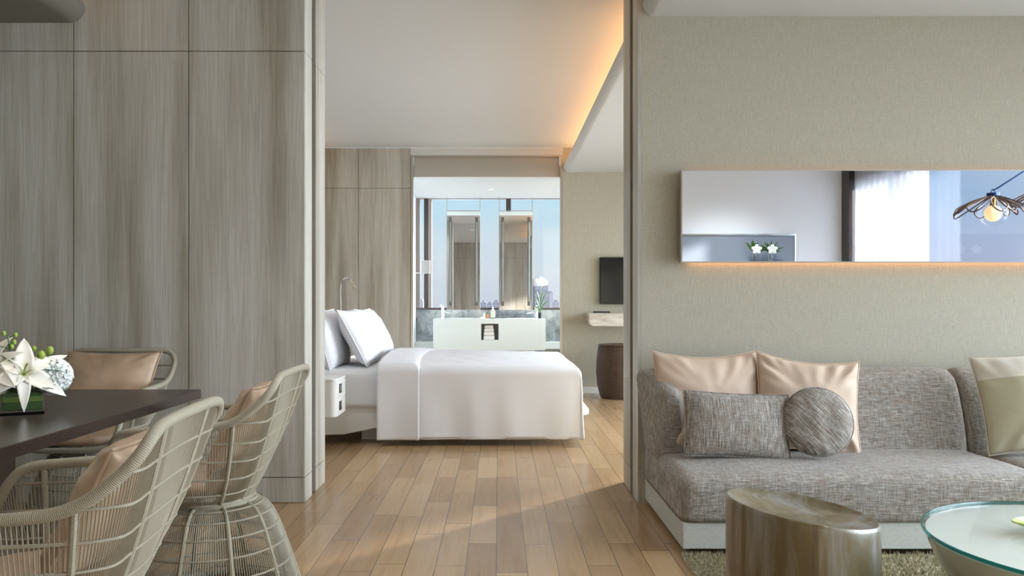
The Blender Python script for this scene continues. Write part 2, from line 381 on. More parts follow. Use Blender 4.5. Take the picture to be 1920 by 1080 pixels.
def B(x0, x1, y0, y1, z0, z1): return MB().box(x0, x1, y0, y1, z0, z1)
def rbz(pts, n=8, closed=False):
    """Catmull-Rom through points"""
    P = [Vector(p) for p in pts]; out = []; m = len(P)
    for i in range(m if closed else m-1):
        a, b, c, d = (P[(i-1) % m] if closed or i else P[0]*2-P[1]), P[i], P[(i+1) % m], (P[(i+2) % m] if closed or i+2 < m else P[-1]*2-P[-2])
        for k in range(n):
            t = k/n; out.append(.5*((2*b)+(c-a)*t+(2*a-5*b+4*c-d)*t*t+(3*b-a-3*c+d)*t*t*t))
    if not closed: out.append(P[-1])
    return out
# ------------------------------------------------------------------ the shell
def panels(name, xs, zs, yf, depth, parent=None):
    mb = MB(); g = .0025
    for a, b in zip(xs[:-1], xs[1:]):
        for c, d in zip(zs[:-1], zs[1:]): mb.box(a+g, b-g, yf, yf+depth, c+g, d-g)
    return mb
ZG, ZBASE = 2.478, .140
struct(B(WL, WR, YB, Y3+.2, -.1, 0).build('floor', M['floor'], smooth=False))
struct(B(WL-.2, WR+.2, YB-.2, Y2, ZC, ZC+.15).build('ceiling', M['plaster'], smooth=False))
struct(B(-1.5, 1.6, Y2+.10, Y3+.2, ZB, ZB+.15).build('ceiling_bathroom', M['plaster'], smooth=False))
struct(B(WL-.2, WL, YB-.2, Y2+.2, 0, ZC).build('wall_left', M['paper'], smooth=False))
# back wall of the living room: veneer panels left, white wall right
wb = struct(B(WL, WR, YB-.2, YB-.013, 0, ZC).build('wall_back', M['groove'], smooth=False))
panels('p', [WL, -2.9, -2.2, -1.5, -.75, 0, .75, 1.5], [0, ZBASE, ZG, ZC], YB-.012, .012).build('panel_cladding', M['panel'], wb, smooth=False)
B(1.5, WR, YB-.013, YB, 0, ZC).build('painted_lining', mat('cool white paint', (.84,.88,.92), .6), wb, smooth=False)
d3 = struct(B(-1.497, -.753, YB-.0005, YB+.004, .01, 2.47).build('door_3', M['panel'], smooth=False))
hd = MB(); hd.tube([(-.86, YB+.004, 1.05), (-.86, YB+.05, 1.05), (-.76, YB+.05, 1.05)], .009, 8); hd.build('door_handle', M['chrome'], d3)
# partition between living room and bedroom
SL0, SL1 = 4.558, 4.650
pl = struct(B(WL, XL-.02, Y1+.012, SL0-.0, 0, ZC).build('wall_partition_left', M['groove'], smooth=False))
XS = [WL, -2.965, -2.332, -1.700, XL]
pm = panels('p', XS, [0, ZBASE, ZG, ZC], Y1, .012)
for (ya, yb) in ((Y1+.012, SL0), (SL1, Y1B-.012)):
    for c, d in ((0, ZBASE), (ZBASE, ZG), (ZG, ZC)): pm.box(XL-.019, XL, ya, yb, c+.002, d-.002)
pm.box(WL, XL, Y1B-.012, Y1B, 0, ZC)
pm.build('panel_cladding', M['panel'], pl, smooth=False)
B(WL, XL-.02, SL1, Y1B-.012, 0, ZC).build('partition_core', M['groove'], pl, smooth=False)
pr = struct(B(XR+.02, WR, Y1, SL0, 0, ZC).build('wall_partition_right', M['paper'], smooth=False))
pm = MB()
for (ya, yb) in ((Y1-.001, SL0), (SL1, Y1B)):
    for c, d in ((0, ZBASE), (ZBASE, ZG), (ZG, ZC)): pm.box(XR, XR+.019, ya, yb, c+.002, d-.002)
pm.box(XR+.001, XR+.0195, Y1+.002, SL0, .001, ZC)
pm.build('panel_cladding', M['panel'], pr, smooth=False)
B(XR+.02, WR, SL1, Y1B, 0, ZC).build('partition_core', M['paper'], pr, smooth=False)
struct(B(XR+.021, WR, Y1-.012, Y1-.0005, 0, .10).build('baseboard_right', M['paper'], smooth=False))
for k, (xa, xb) in enumerate(((XL-.7, XL-.03), (XR+.03, XR+.7))):
    d = struct(B(xa, xb, SL0+.02, SL1-.02, .01, ZC-.01).build('door_%d' % (k+1), M['black'], smooth=False))
    e = xb if k == 0 else xa-.006
    B(e, e+.006, SL0+.026, SL0+.040, .01, ZC-.01).build('edge_trim', M['chrome'], d, smooth=False)
# bedroom far wall
XO0, XO1 = -1.068, .777
wf = struct(B(WL, XO0-.001, Y2+.012, Y2+.1, 0, ZC).build('wall_far_left', M['groove'], smooth=False))
panels('p', [WL, -2.965, -2.332, -1.702, XO0], [0, ZBASE, 2.485, ZC], Y2, .012).build('panel_cladding', M['panel'], wf, smooth=False)
struct(B(XO1, WR, Y2, Y2+.1, 0, ZC).build('wall_far_right', M['paper'], smooth=False))
struct(B(XO1+.002, WR, Y2-.012, Y2-.0005, 0, .075).build('baseboard_far', M['white_trim'], smooth=False))
t1 = struct(B(XO0, XO1, Y2+.001, Y2+.1, 2.886, ZC).build('wall_header', M['plaster'], smooth=False))
bl = struct(B(XO0+.035, XO1-.035, Y2+.055, Y2+.10, ZB, 2.88).build('trim_1', mat('taupe blind box', (.50,.46,.40), .7), smooth=False))
# glazed screen to the bathroom
gw = struct(B(XO0+.03, XO1-.03, Y2+.03, Y2+.038, 0.02, 2.86).build('window_1', M['pane'], smooth=False))
fr = MB(); 
for xa, xb in ((XO0+.002, XO0+.030), (XO1-.030, XO1-.002)): fr.box(xa, xb, Y2-.004, Y2+.06, 0, 2.884)
fr.box(XO0+.03, XO1-.03, Y2-.004, Y2+.05, 2.866, 2.884); fr.box(XO0+.03, XO1-.03, Y2+.01, Y2+.05, 0, .02)
fr.build('window_frame', M['alu'], gw, smooth=False)
# bathroom walls
struct(B(-1.42, -1.22, Y2+.1, Y3+.2, 0, ZB).build('wall_bathroom_left', M['plaster'], smooth=False))
struct(B(1.45, 1.6, Y2+.1, Y3+.2, 0, .99).build('wall_bathroom_right', M['marble'], smooth=False))
w5 = struct(B(1.52, 1.528, Y2+.1, Y3+.15, .99, ZB).build('window_5', M['pane'], smooth=False))
MB().box(1.47, 1.57, Y2+.1, Y2+.16, .99, ZB).box(1.47, 1.57, Y3+.1, Y3+.15, .99, ZB).build('window_frame', M['bronze_frame'], w5, smooth=False)
ZS = 1.02
struct(B(-1.22, 1.45, Y3, Y3+.15, 0, ZS-.03).build('wall_bathroom_window', M['marble'], smooth=False))
w2 = struct(B(-1.22, 1.45, Y3+.06, Y3+.068, ZS, ZB-.0).build('window_2', M['pane'], smooth=False))
fr = MB()
def atx(px, Y=Y3): return (px-VX)/F*Y
fr.box(-1.22, 1.45, Y3, Y3+.12, ZS-.03, ZS); fr.box(-1.22, 1.45, Y3+.02, Y3+.05, ZB-.006, ZB)
fr.box(atx(795), atx(802), Y3, Y3+.12, ZS, ZB); fr.box(atx(949), atx(958), Y3+.01, Y3+.12, ZS, ZB)
fr.box(1.36, 1.45, Y3, Y3+.12, ZS, ZB)
fr.build('window_frame', M['bronze_frame'], w2, smooth=False)
fr = MB().box(atx(803), atx(809), Y3, Y3+.10, ZS, ZB).box(-1.22, atx(787), Y3-.0, Y3+.10, ZS, ZB)
fr.build('window_jamb', mat('taupe grey frame', (.30,.26,.25), .5), w2, smooth=False)
# window wall on the right
wr = struct(B(WR, WR+.2, YB-.2, Y2+.1, 0, .12).build('wall_right', M['plaster'], smooth=False))
MB().box(WR, WR+.2, YB-.2, Y2+.1, 2.66, ZC).box(WR, WR+.2, Y1, Y1B, .12, 2.66).box(WR, WR+.2, 9.3, Y2+.1, .12, 2.66).box(WR, WR+.2, YB-.2, YB, .12, 2.66).build('lintel', M['plaster'], wr, smooth=False)
for k, (ya, yb, mull) in enumerate(((YB, Y1, (-.4, 2.0, 3.4)), (Y1B, 9.3, (6.2, 7.6, 9.25)))):
    wn = struct(B(WR+.08, WR+.088, ya, yb, .12, 2.66).build('window_%d' % (k+3), M['pane'], smooth=False))
    fr = MB()
    for y in mull: fr.box(WR+.03, WR+.14, y, y+.05, .12, 2.66)
    fr.box(WR+.03, WR+.14, ya, yb, .12, .17); fr.box(WR+.03, WR+.14, ya, yb, 2.61, 2.66)
    fr.build('window_frame', M['bronze_frame'], wn, smooth=False)
struct(B(WR-.15, WR, YB, YB+.22, 0, ZC).build('trim_2', M['bronze_frame'], smooth=False))
def sheer(u, v): return (WR-.09+.012*math.sin(u*70), YB+.24+u*1.74, .02+v*2.93)
tag(MB().grid(sheer, 120, 2).build('sheer_curtain', M['sheer'], solid=.001), 'white sheer curtain over the back end of the window, seen in the wall mirror', 'curtain')
# dropped soffits with rounded noses and warm LED coves on top
def soffit(name, xn, xe, y0, y1, z0, rz=.072, rx=.06, mt='plaster'):
    sgn = 1 if xe > xn else -1; poly = []
    for k in range(9):
        a = PI/2*k/8; poly.append((xn+sgn*rx*(1-math.sin(a)), z0+rz*(1-math.cos(a))))
    poly = [(xn+sgn*rx, z0)] + [(xn+sgn*rx*(1-math.sin(PI/2*k/10)), z0+rz*(1-math.cos(PI/2*k/10))) for k in range(1, 11)]
    poly += [(xn+sgn*.02, z0+rz+.035), (xn+sgn*.05, z0+rz+.035), (xn+sgn*.06, z0+.06), (xe, z0+.06), (xe, z0)]
    return struct(MB().prism(poly, 'y', y0, y1).build(name, M[mt], angle=50))
soffit('ceiling_soffit_right', .787, WR, .3, Y1, 2.671)
soffit('ceiling_soffit_bedroom_right', .787, WR, Y1B, Y2, 2.675)
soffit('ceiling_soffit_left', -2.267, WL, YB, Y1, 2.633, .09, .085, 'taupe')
soffit('ceiling_soffit_bedroom_left', -2.267, WL, Y1B, Y2, 2.633, .09, .085)
TILT = -50
def led(x, y0, y1, z, power, label, tilt=0):
    o = B(x-.012, x+.012, y0, y1, z, z+.012).build('led_strip', M['led'], smooth=False)
    tag(o, label, 'light strip')
    li = bpy.data.lights.new('led_glow', 'AREA'); li.shape = 'RECTANGLE'; li.size = .03; li.size_y = y1-y0; li.energy = power; li.color = WARM
    lo = bpy.data.objects.new('led_glow', li); COL.objects.link(lo); lo.parent = o; lo.location = (x, (y0+y1)/2, z+.02); lo.rotation_euler = (PI, math.radians(tilt), 0)
led(.93, .4, Y1-.1, 2.745, 6, 'warm LED strip hidden on top of the living room soffit on the right')
led(1.02, Y1B+.05, Y2-.05, 2.75, 13, 'warm LED strip hidden on top of the bedroom soffit on the right', TILT)
led(-2.42, YB+.1, Y1-.05, 2.705, 6, 'warm LED strip hidden on top of the living room soffit on the left')
led(-2.42, Y1B+.05, Y2-.05, 2.705, 6, 'warm LED strip hidden on top of the bedroom soffit on the left')
# recessed ceiling lights: the small bathroom one is real, the rest are added fill
def downlight(x, y, z, power, label, r=.045, col=(1,.93,.84), cone=120):
    e = empty('ceiling_light', (x, y, z)); tag(e, label, 'ceiling light', 'recessed ceiling lights')
    MB().lathe([(r, -.004), (r+.018, -.006), (r+.02, 0), (r, 0)], 24, cap0=False, cap1=False).build('trim_ring', M['white_trim'], e)
    MB().lathe([(r*.98, -.002), (r*.98, 0)], 24).build('lens', mat('lamp lens', (1,1,1), .5, emis=(1,.9,.75), estr=1.5), e)
    if power:
        li = bpy.data.lights.new('lamp', 'SPOT'); li.energy = power; li.color = col; li.spot_size = math.radians(cone); li.spot_blend = 1; li.shadow_soft_size = .15
        lo = bpy.data.objects.new('lamp', li); COL.objects.link(lo); lo.parent = e; lo.location = (0, 0, -.03)
for i, (x, y) in enumerate(((-.5, -.5), (-.7, 2.6))): downlight(x, y, ZC, 110, ('added unseen fill downlight in the living room ceiling above the camera', 'added unseen fill downlight in the living room ceiling beside the dining table')[i], col=(.95,.96,1))  # invented fixtures above the frame, fill for the living room
downlight(2.2, 1.2, 2.671, 110, 'added unseen fill downlight in the living room soffit over the coffee table', col=(.95,.96,1))
pd = at(920, 355, 10.86); downlight(pd.x, pd.y, ZB, 40, 'small round recessed downlight in the middle of the bathroom ceiling', r=.03, col=(.84,.97,1))
downlight(1.05, 10.1, ZB, 80, 'added unseen fill downlight in the bathroom ceiling by the right side window', col=(.84,.97,1))  # added out of sight, with the next one, to brighten the vanity
downlight(-1.12, 10.05, ZB, 45, 'added unseen fill downlight in the bathroom ceiling by the left wall', col=(.84,.97,1))
downlight(-1.3, 5.25, ZC, 70, 'added unseen fill downlight in the bedroom ceiling behind the left doorway jamb', col=(.82,.9,1))  # this and the next are added to lift the bed's near side
downlight(1.25, 5.35, 2.675, 80, 'added unseen fill downlight in the bedroom soffit behind the right doorway jamb', col=(.82,.9,1))
downlight(2.9, -.9, ZC, 210, 'added unseen fill downlight in the living room ceiling near the back corner', col=(.86,.93,1))  # added to brighten the back wall in the mirror
downlight(2.4, 6.9, 2.675, 300, 'added unseen fill downlight in the bedroom soffit near the window', col=(.74,.87,1))  # added out of sight as cool fill on the bed
# ------------------------------------------------------------------ mirror in the living room
mx0, mx1 = .983, 3.30; mz0, mz1 = 1.315, 1.815; ym = 4.31
me_ = empty('wall_mirror', (mx0, Y1, mz0)); tag(me_, 'long low frameless wall mirror above the sofa, glowing warm along its bottom edge', 'mirror')
B(0, mx1-mx0, ym-Y1+.004, -.03, 0, mz1-mz0).build('mirror_body', M['alu'], me_, smooth=False)
B(.006, mx1-mx0-.006, ym-Y1, ym-Y1+.004, .006, mz1-mz0-.006).build('mirror_glass', M['mirror'], me_, smooth=False)
for k, z in enumerate((.03, mz1-mz0-.03)):
    B(.06, mx1-mx0-.06, -.022, -.010, z-.006, z+.006).build('led_strip', M['led'], me_, smooth=False)
    li = bpy.data.lights.new('mirror_glow', 'AREA'); li.shape = 'RECTANGLE'; li.size = mx1-mx0-.1; li.size_y = .015; li.energy = (.9, .3)[k]; li.color = WARM
    lo = bpy.data.objects.new('mirror_glow', li); COL.objects.link(lo); lo.parent = me_; lo.location = ((mx1-mx0)/2, -.016, (.02, mz1-mz0-.02)[k]); lo.rotation_euler = ((0, PI)[k], 0, 0)
B(.03, mx1-mx0-.03, -.03, 0, .05, mz1-mz0-.05).build('wall_bracket', M['black'], me_, smooth=False)
# ------------------------------------------------------------------ things behind the camera, seen in the mirror
def yv(px): return (px-VX)/F*(2*ym-YB)
fp = empty('fabric_panel', (yv(1270), YB, 1.2)); tag(fp, 'grey fabric wall panel edged in chrome behind two orchid vases, seen in the wall mirror', 'wall panel')
fx1 = yv(1488)-yv(1270)-.3; x0 = .3*-1
B(-.5, fx1+.3, .004, .03, 0, .765).build('fabric', M['grey_fabric'], fp, smooth=False)
MB().box(-.5, fx1+.3, .004, .04, .765, .785).box(fx1+.3, fx1+.318, .004, .04, 0, .785).build('chrome_edge', M['chrome'], fp, smooth=False)
sh = tag(B(yv(1380), yv(1470), YB+.04, YB+.24, 1.585, 1.61).build('wall_shelf', M['white_trim'], bevel=.003), 'slim white wall shelf carrying two orchid vases, seen in the wall mirror', 'shelf')
def orchid_vase(x, y, z, rot, label, mirror=1):
    e = empty('orchid_vase', (x, y, z), rot); tag(e, label, 'vase', 'orchid vases on the back shelf'); e.scale = (1.3, 1.3, 1.2)
    MB().lathe([(.025,0), (.03,.02), (.028,.09), (.026,.09), (.027,.02), (.02,.006)], 20, cap1=True).build('vase', M['pane'], e)
    st = MB().tube([(0,0,.01), (0,.0,.08), (.01*mirror,.02,.14)], .003, 5); st.build('stem', M['leaf'], e)
    pm = MB()
    for k in range(5):
        a = 2*PI*k/5+.3; s = len(pm.v); pm.ball((0,0,0), .028, 8, (1,.16,.75)); pm.xf(Matrix.Translation((.01*mirror+.026*math.cos(a), .04, .14+.026*math.sin(a))) @ Matrix.Rotation(-a, 4, 'Y'), s)
    pm.build('petals', M['petal_w'], e)
    lf = MB()
    for k in range(26):
        a = random.uniform(.2, 2.6); l = random.uniform(.07, .14); d = Vector((math.cos(a)*.9*mirror, random.uniform(-.3, .3), math.sin(a))).normalized()
        p0 = Vector((0,0,.10))+d*.02; lf.tube([p0, p0+d*l*.6, p0+d*l+Vector((0,0,-.01))], [.003,.009,.001], 4)
    lf.build('foliage', M['leaf'], e)
orchid_vase(yv(1408), YB+.14, 1.61, 0, 'bud vase with white orchid and upright dark fern, left in the mirror image', 1)
orchid_vase(yv(1437), YB+.14, 1.61, 0, 'bud vase with white orchid and fern leaning sideways, right in the mirror image', 1)
# wire-petal floor lamp
lb = Vector((4.25, 2.75, 0)); YL = 2.5; sc_ = F/(2*ym-YL)
def mpt(px, py, dy=0):
    yvv = 2*ym-(YL+dy); return Vector(((px-VX)/F*yvv, YL+dy, H-(py-VY)/F*yvv))
fl = empty('floor_lamp', lb); tag(fl, 'floor lamp with brown wire petal shades round glowing peach bulbs, seen in the wall mirror', 'floor lamp')
MB().lathe([(.16,0), (.16,.02), (.03,.03), (.012,.05), (.012,2.1)], 28).build('stand', M['bluemetal'], fl)
def lamp_head(c, arm_from, scale=1, flip=1):
    c = Vector(c); L_ = c-lb
    MB().tube([Vector(arm_from)-lb, L_+Vector((.03*flip,0,.19)), L_+Vector((0,0,.175))], .007, 8).tube([L_+Vector((.016*math.cos(a), 0, .168+.016*math.sin(a))) for a in [2*PI*k/10 for k in range(10)]], .003, 6, closed=True).build('arm', M['bluemetal'], fl)
    MB().lathe([(.045,.13), (.045,.152), (.0448,.155)], 24, tuple(L_)).build('shade_cap', M['bluemetal'], fl)
    MB().lathe([(.018,.05), (.018,.13)], 16, tuple(L_)).build('socket', mat('brass', (.5,.28,.08), .3, metal=1), fl)
    MB().ball(L_, .062, 14).build('bulb', M['bulb'], fl)
    wr_ = MB()
    for k in range(13):
        a0 = 2*PI*k/13+random.uniform(-.1,.1); R_ = random.uniform(.2,.30)*(1.15 if math.cos(a0) < 0 else .9); wd = random.uniform(.3,.6)
        pts = [(.04, a0, .13), (R_*.5, a0+wd*.6, .09), (R_*.9, a0+wd*.4, .03), (R_, a0, -.01), (R_*.85, a0-wd*.4, .035), (R_*.45, a0-wd*.5, .09), (.04, a0-.1, .13)]
        wr_.tube(rbz([L_+Vector((r*math.cos(a)*1.0, r*math.sin(a), z)) for r, a, z in pts], 5), .0055, 5)
    wr_.build('wire_shade', M['lampwire'], fl)
    MB().ball(L_+Vector((0,0,.01)), .105, 12).build('glass_globe', M['pane'], fl)
lamp_head(mpt(1862, 400), mpt(1925, 318)); lamp_head(mpt(1962, 385, -.2), mpt(1990, 320, .1), flip=-1)
# ------------------------------------------------------------------ pillows
def pillow_mb(w_, h_, t_, pinch=.07, n=26, seed=0, wr=.010, round_=False, sag=0):
    mb = MB(); off = Vector((seed*3.1, seed*1.7, seed*.9))
    def P(u, v, side):
        if round_:
            r = math.sqrt(u*u+v*v); m_ = max(abs(u), abs(v)); k = (m_/r) if r > 1e-6 else 1
            x, y = u*k, v*k; rr = math.sqrt(x*x+y*y); th = (max(0, 1-rr**3.2))**.55
            X, Z = x*w_/2, y*h_/2
        else:
            th = (max(0, (1-abs(u)**2.6))*max(0, (1-abs(v)**2.6)))**.5
            X = u*w_/2*(1-pinch*(1-v*v)); Z = v*h_/2*(1-pinch*(1-u*u)*1.0)
            Z -= sag*(1-u*u)*(1 if v > 0 else 0)*v
        cn = (abs(u)*abs(v))**1.2; e = max(abs(u), abs(v))
        ang = math.atan2(v, u)
        wk = 0 if round_ else wr*(cn*1.6+.2)*noise.noise(Vector((ang*6, (u*u+v*v)*.7, seed)))*min(1, (1-e)*6)
        lump = .012*noise.noise(Vector((u*1.6, v*1.6, seed*2+side)))*th
        return (X, side*(t_/2*th+wk+lump), Z)
    idx = {}
    for side in (-1, 1):
        for i in range(n+1):
            for j in range(n+1):
                edge = i in (0, n) or j in (0, n)
                if side == 1 and edge: idx[(1,i,j)] = idx[(-1,i,j)]; continue
                u, v = -1+2*i/n, -1+2*j/n
                u = math.sin(u*PI/2)*.35+u*.65; v = math.sin(v*PI/2)*.35+v*.65
                idx[(side,i,j)] = len(mb.v); mb.v.append(P(u, v, 0 if edge else side))
        for i in range(n):
            for j in range(n):
                q = [idx[(side,i,j)], idx[(side,i+1,j)], idx[(side,i+1,j+1)], idx[(side,i,j+1)]]
                mb.f.append(tuple(q if side < 0 else q[::-1]))
    mb.rim = [mb.v[idx[(-1,i,0)]] for i in range(n)]+[mb.v[idx[(-1,n,j)]] for j in range(n)]+[mb.v[idx[(-1,n-i,n)]] for i in range(n)]+[mb.v[idx[(-1,0,n-j)]] for j in range(n)]
    return mb
def pillow(name, label, cat, mt, w_, h_, t_, loc, rot, group=None, flange=0, **k):
    mb = pillow_mb(w_, h_, t_, **k); o = mb.build(name, mt, angle=180, subsurf=1)
    o.location = loc; o.rotation_euler = rot; tag(o, label, cat, group)
    s = MB().tube(mb.rim, .0035 if not flange else .006, 5, closed=True).build('seam', mt, o)
    return o
# ------------------------------------------------------------------ sofa
sf = empty('sofa', (.80, 3.474, 0)); tag(sf, 'low grey tweed corner sofa on a white woven plinth against the wallpapered wall', 'sofa')
sx1, sy = 2.9, Y1-3.474-.02
def sb(x0, x1, y0, y1, z0, z1): return B(x0, x1, y0, y1, z0, z1)
sb(0, sx1, .0, sy, .028, .145).build('plinth', M['woven_band'], sf, bevel=.004)
sb(.03, sx1, .02, sy, 0, .028).build('plinth_foot', M['espresso'], sf)
def seat(mb_x0, mb_x1, y0, y1, z0, z1, name, nx=40, ny=24, r=.05, crown=.012, seed=0):
    # rounded soft block
    bm = bmesh.new(); mb = MB()
    n = [nx, ny, 6]
    def blk(u, v, w__):
        p = Vector((mb_x0+(mb_x1-mb_x0)*u, y0+(y1-y0)*v, z0+(z1-z0)*w__))
        c = Vector((min(max(p.x, mb_x0+r), mb_x1-r), min(max(p.y, y0+r), y1-r), min(max(p.z, z0+min(r,.02)), z1-r)))
        d = p-c
        if d.length > 1e-6 and (abs(d.x) > 1e-7)+(abs(d.y) > 1e-7)+(abs(d.z) > 1e-7) > 1:
            m_ = max(abs(d.x), abs(d.y), abs(d.z)); d = d.normalized()*m_
        p = c+d
        b = (1-(2*u-1)**4)*(1-(2*v-1)**4)*(1-(2*w__-1)**4)
        k = noise.noise(Vector((p.x*3+seed, p.y*3, p.z*5)))*.006
        if w__ > .5: p.z += crown*(1-(2*u-1)**4)*(1-(2*v-1)**4)+k
        return tuple(p)
    U = [.0]+[i/nx for i in range(1, nx)]+[1.]
    def face(fn, a, b): mb.grid(fn, a, b)
    ez = 8
    face(lambda u, v: blk(u, v, 0), nx, ny); face(lambda u, v: blk(u, v, 1), nx, ny)
    face(lambda u, v: blk(u, 0, v), nx, ez); face(lambda u, v: blk(u, 1, v), nx, ez)
    face(lambda u, v: blk(0, u, v), ny, ez); face(lambda u, v: blk(1, u, v), ny, ez)
    return mb
seat(-.01, 1.62, -.012, sy, .145, .345, 's', 60, 30).build('seat_cushion', M['tweed'], sf, weld=True, angle=180)
# corner seat module beyond the slanting seam
cm = MB()
seat(1.624, sx1, -.012, sy, .145, .343, 'c', 30, 30, seed=5).build('corner_seat', M['tweed'], sf, weld=True, angle=180)
# back cushions: leaning profile extruded along X with rounded corners
def back_mb(x0, x1, seed=0, r=.05, zt=.752):
    mb = MB(); yb = sy
    prof = [(yb-.015,.33), (yb-.30,.33), (yb-.285,.40), (yb-.255,.52), (yb-.215,.64), (yb-.185,.70), (yb-.15,.735), (yb-.10,zt), (yb-.05,zt-.003), (yb-.015,zt-.03)]
    prof = [(p.x, p.y) for p in [Vector((a, b, 0)) for a, b in prof]]
    pr_ = rbz([(a, b, 0) for a, b in prof[1:]], 4)
    pr_ = [(prof[0][0], prof[0][1], 0)]+[tuple(q) for q in pr_]
    nx = 40; xs = []
    for k in range(nx+1):
        xs.append(x0+(x1-x0)*k/nx)
    c = (yb-.13, .5); n = len(pr_); b0 = 0
    ends = [(0, .80), (.006, .90), (.02, .965), (.04, .99), (.07, 1.0)]
    X = [(x0+a, s) for a, s in ends]+[(x0+.07+(x1-x0-.14)*k/30, 1.0) for k in range(1, 30)]+[(x1-a, s) for a, s in ends[::-1]]
    for x, s in X:
        for (y, z, _) in pr_:
            k = noise.noise(Vector((x*2.5+seed, y*3, z*3)))*.005
            mb.v.append((x, c[0]+(y-c[0])*s-k*(y < c[0]), c[1]+(z-c[1])*s if z > .4 else z))
    for i in range(len(X)-1):
        for j in range(n):
            j2 = (j+1) % n; mb.f.append((i*n+j, i*n+j2, (i+1)*n+j2, (i+1)*n+j))
    mb.f.append(tuple(range(n))[::-1]); mb.f.append(tuple((len(X)-1)*n+j for j in range(n))); return mb
back_mb(.0, 1.60).build('back_cushion', M['tweed'], sf, angle=60)
back_mb(1.605, sx1, 4).build('corner_back_cushion', M['tweed'], sf, angle=60)
# wing / armrest at the left end, leaning outwards
wg = MB(); xw = -.045
def wing(u, v):
    # u around the section (closed), v along Y from wall to front
    y = sy-.02-(sy-.02-.50)*v
    zt = .745-.085*v**1.5; x_in = .125+.01*math.sin(v*3); x_out_b, x_out_t = -.01+.0*v, -.062+.075*v
    zb = .30; th = .0
    poly = [(x_out_b, zb), (x_out_b-.012, .45), (x_out_t, zt-.045), (x_out_t+.018, zt-.008), (x_out_t+.05, zt), (x_in-.045, zt-.005), (x_in-.012, zt-.035), (x_in, zt-.09), (x_in+.008, .5), (x_in, zb)]
    s = 1-.0*v; e = max(0, (v-.86)/.14); sh_ = 1-.42*e*e; cx, cz = (x_out_t+x_in)/2+.0, (zt+zb)/2
    t = u*len(poly); i = int(t) % len(poly); a = Vector((*poly[i], 0)); b = Vector((*poly[(i+1) % len(poly)], 0)); p = a.lerp(b, t-int(t))
    return (cx+(p.x-cx)*sh_, y, cz+(p.y-cz)*(1-.12*e*e) if p.y > .4 else p.y)
nU = 40
rows = []
for k in range(25):
    v = k/24; v = 1-(1-v)**1.6; rows.append([wing(j/nU, v) for j in range(nU)])
for r_ in rows: wg.v += r_
for i in range(24):
    for j in range(nU):
        j2 = (j+1) % nU; wg.f.append((i*nU+j, i*nU+j2, (i+1)*nU+j2, (i+1)*nU+j))
wg.f.append(tuple(range(nU))); wg.f.append(tuple(24*nU+j for j in range(nU))[::-1])
wg.build('armrest', M['tweed'], sf, angle=75, subsurf=1)
# pillows on the sofa
def pc(px, py, Y): return at(px, py, Y)
pillow('cushion', 'square peach satin cushion at the left end of the sofa behind the grey lumbar cushion', 'cushion', M['satin'], .56, .53, .17, pc(1330, 752, 4.10), (math.radians(-17), 0, math.radians(4)), 'peach satin cushions on the sofa', seed=1, wr=.042, sag=.02)
pillow('cushion', 'square peach satin cushion leaning behind the round grey cushion', 'cushion', M['satin'], .53, .50, .16, pc(1514, 757, 4.06), (math.radians(-18), math.radians(6), math.radians(-3)), 'peach satin cushions on the sofa', seed=2, wr=.042, sag=.02)
pillow('cushion', 'rectangular grey tweed lumbar cushion in front of the peach cushions, beside the armrest', 'cushion', M['tweed_v'], .52, .315, .15, pc(1381, 797, 3.86), (math.radians(-14), math.radians(3), math.radians(2)), seed=3, wr=.01, pinch=.05)
pillow('cushion', 'round grey tweed cushion leaning against a peach cushion', 'cushion', M['tweed_d'], .33, .33, .13, pc(1533, 791, 3.83), (math.radians(-16), 0, math.radians(-6)), seed=4, round_=True)
cr_ = pillow('cushion', 'cream linen cushion with khaki lower half at the far right end of the sofa', 'cushion', M['linen'], .50, .50, .16, pc(1940, 753, 3.95), (math.radians(-16), math.radians(-6), math.radians(-14)), seed=5, wr=.02, pinch=.06)
def band_mat():
    m = M['linen'].copy(); m.name = 'cream linen with khaki band'; g = G(m); t = g.n('TexCoord'); s = g.n('SeparateXYZ'); g.l(t.outputs['Object'], s.inputs[0])
    f = g.math('LESS_THAN', s.outputs[2], .12); g.color(g.mix((.78,.72,.61), (.54,.50,.35), f)); return m
cr_.data.materials[0] = band_mat()
# ------------------------------------------------------------------ rug
rg = empty('rug', (.79, 1.51, 0)); tag(rg, 'olive shaggy rug under the coffee table in front of the sofa', 'rug')
B(0, 2.9, 0, 1.95, 0, .010).build('backing', M['rug'], rg, smooth=False)
pile = MB()
for k in range(52000):
    x = random.uniform(.0, 1.9) if k % 3 else random.uniform(0, .7); y = random.uniform(.9, 1.95) ; a = random.uniform(0, 2*PI); l = random.uniform(.012, .024)
    dx, dy = math.cos(a), math.sin(a); i = len(pile.v); q = .0022; lx, ly = random.uniform(-.012, .012), random.uniform(-.012, .012)
    pile.v += [(x-dx*q, y-dy*q, .009), (x+dx*q, y+dy*q, .009), (x+lx, y+ly, .009+l)]; pile.f.append((i, i+1, i+2))
po = pile.build('pile', M['rug'], rg, smooth=False); po['kind'] = 'stuff'
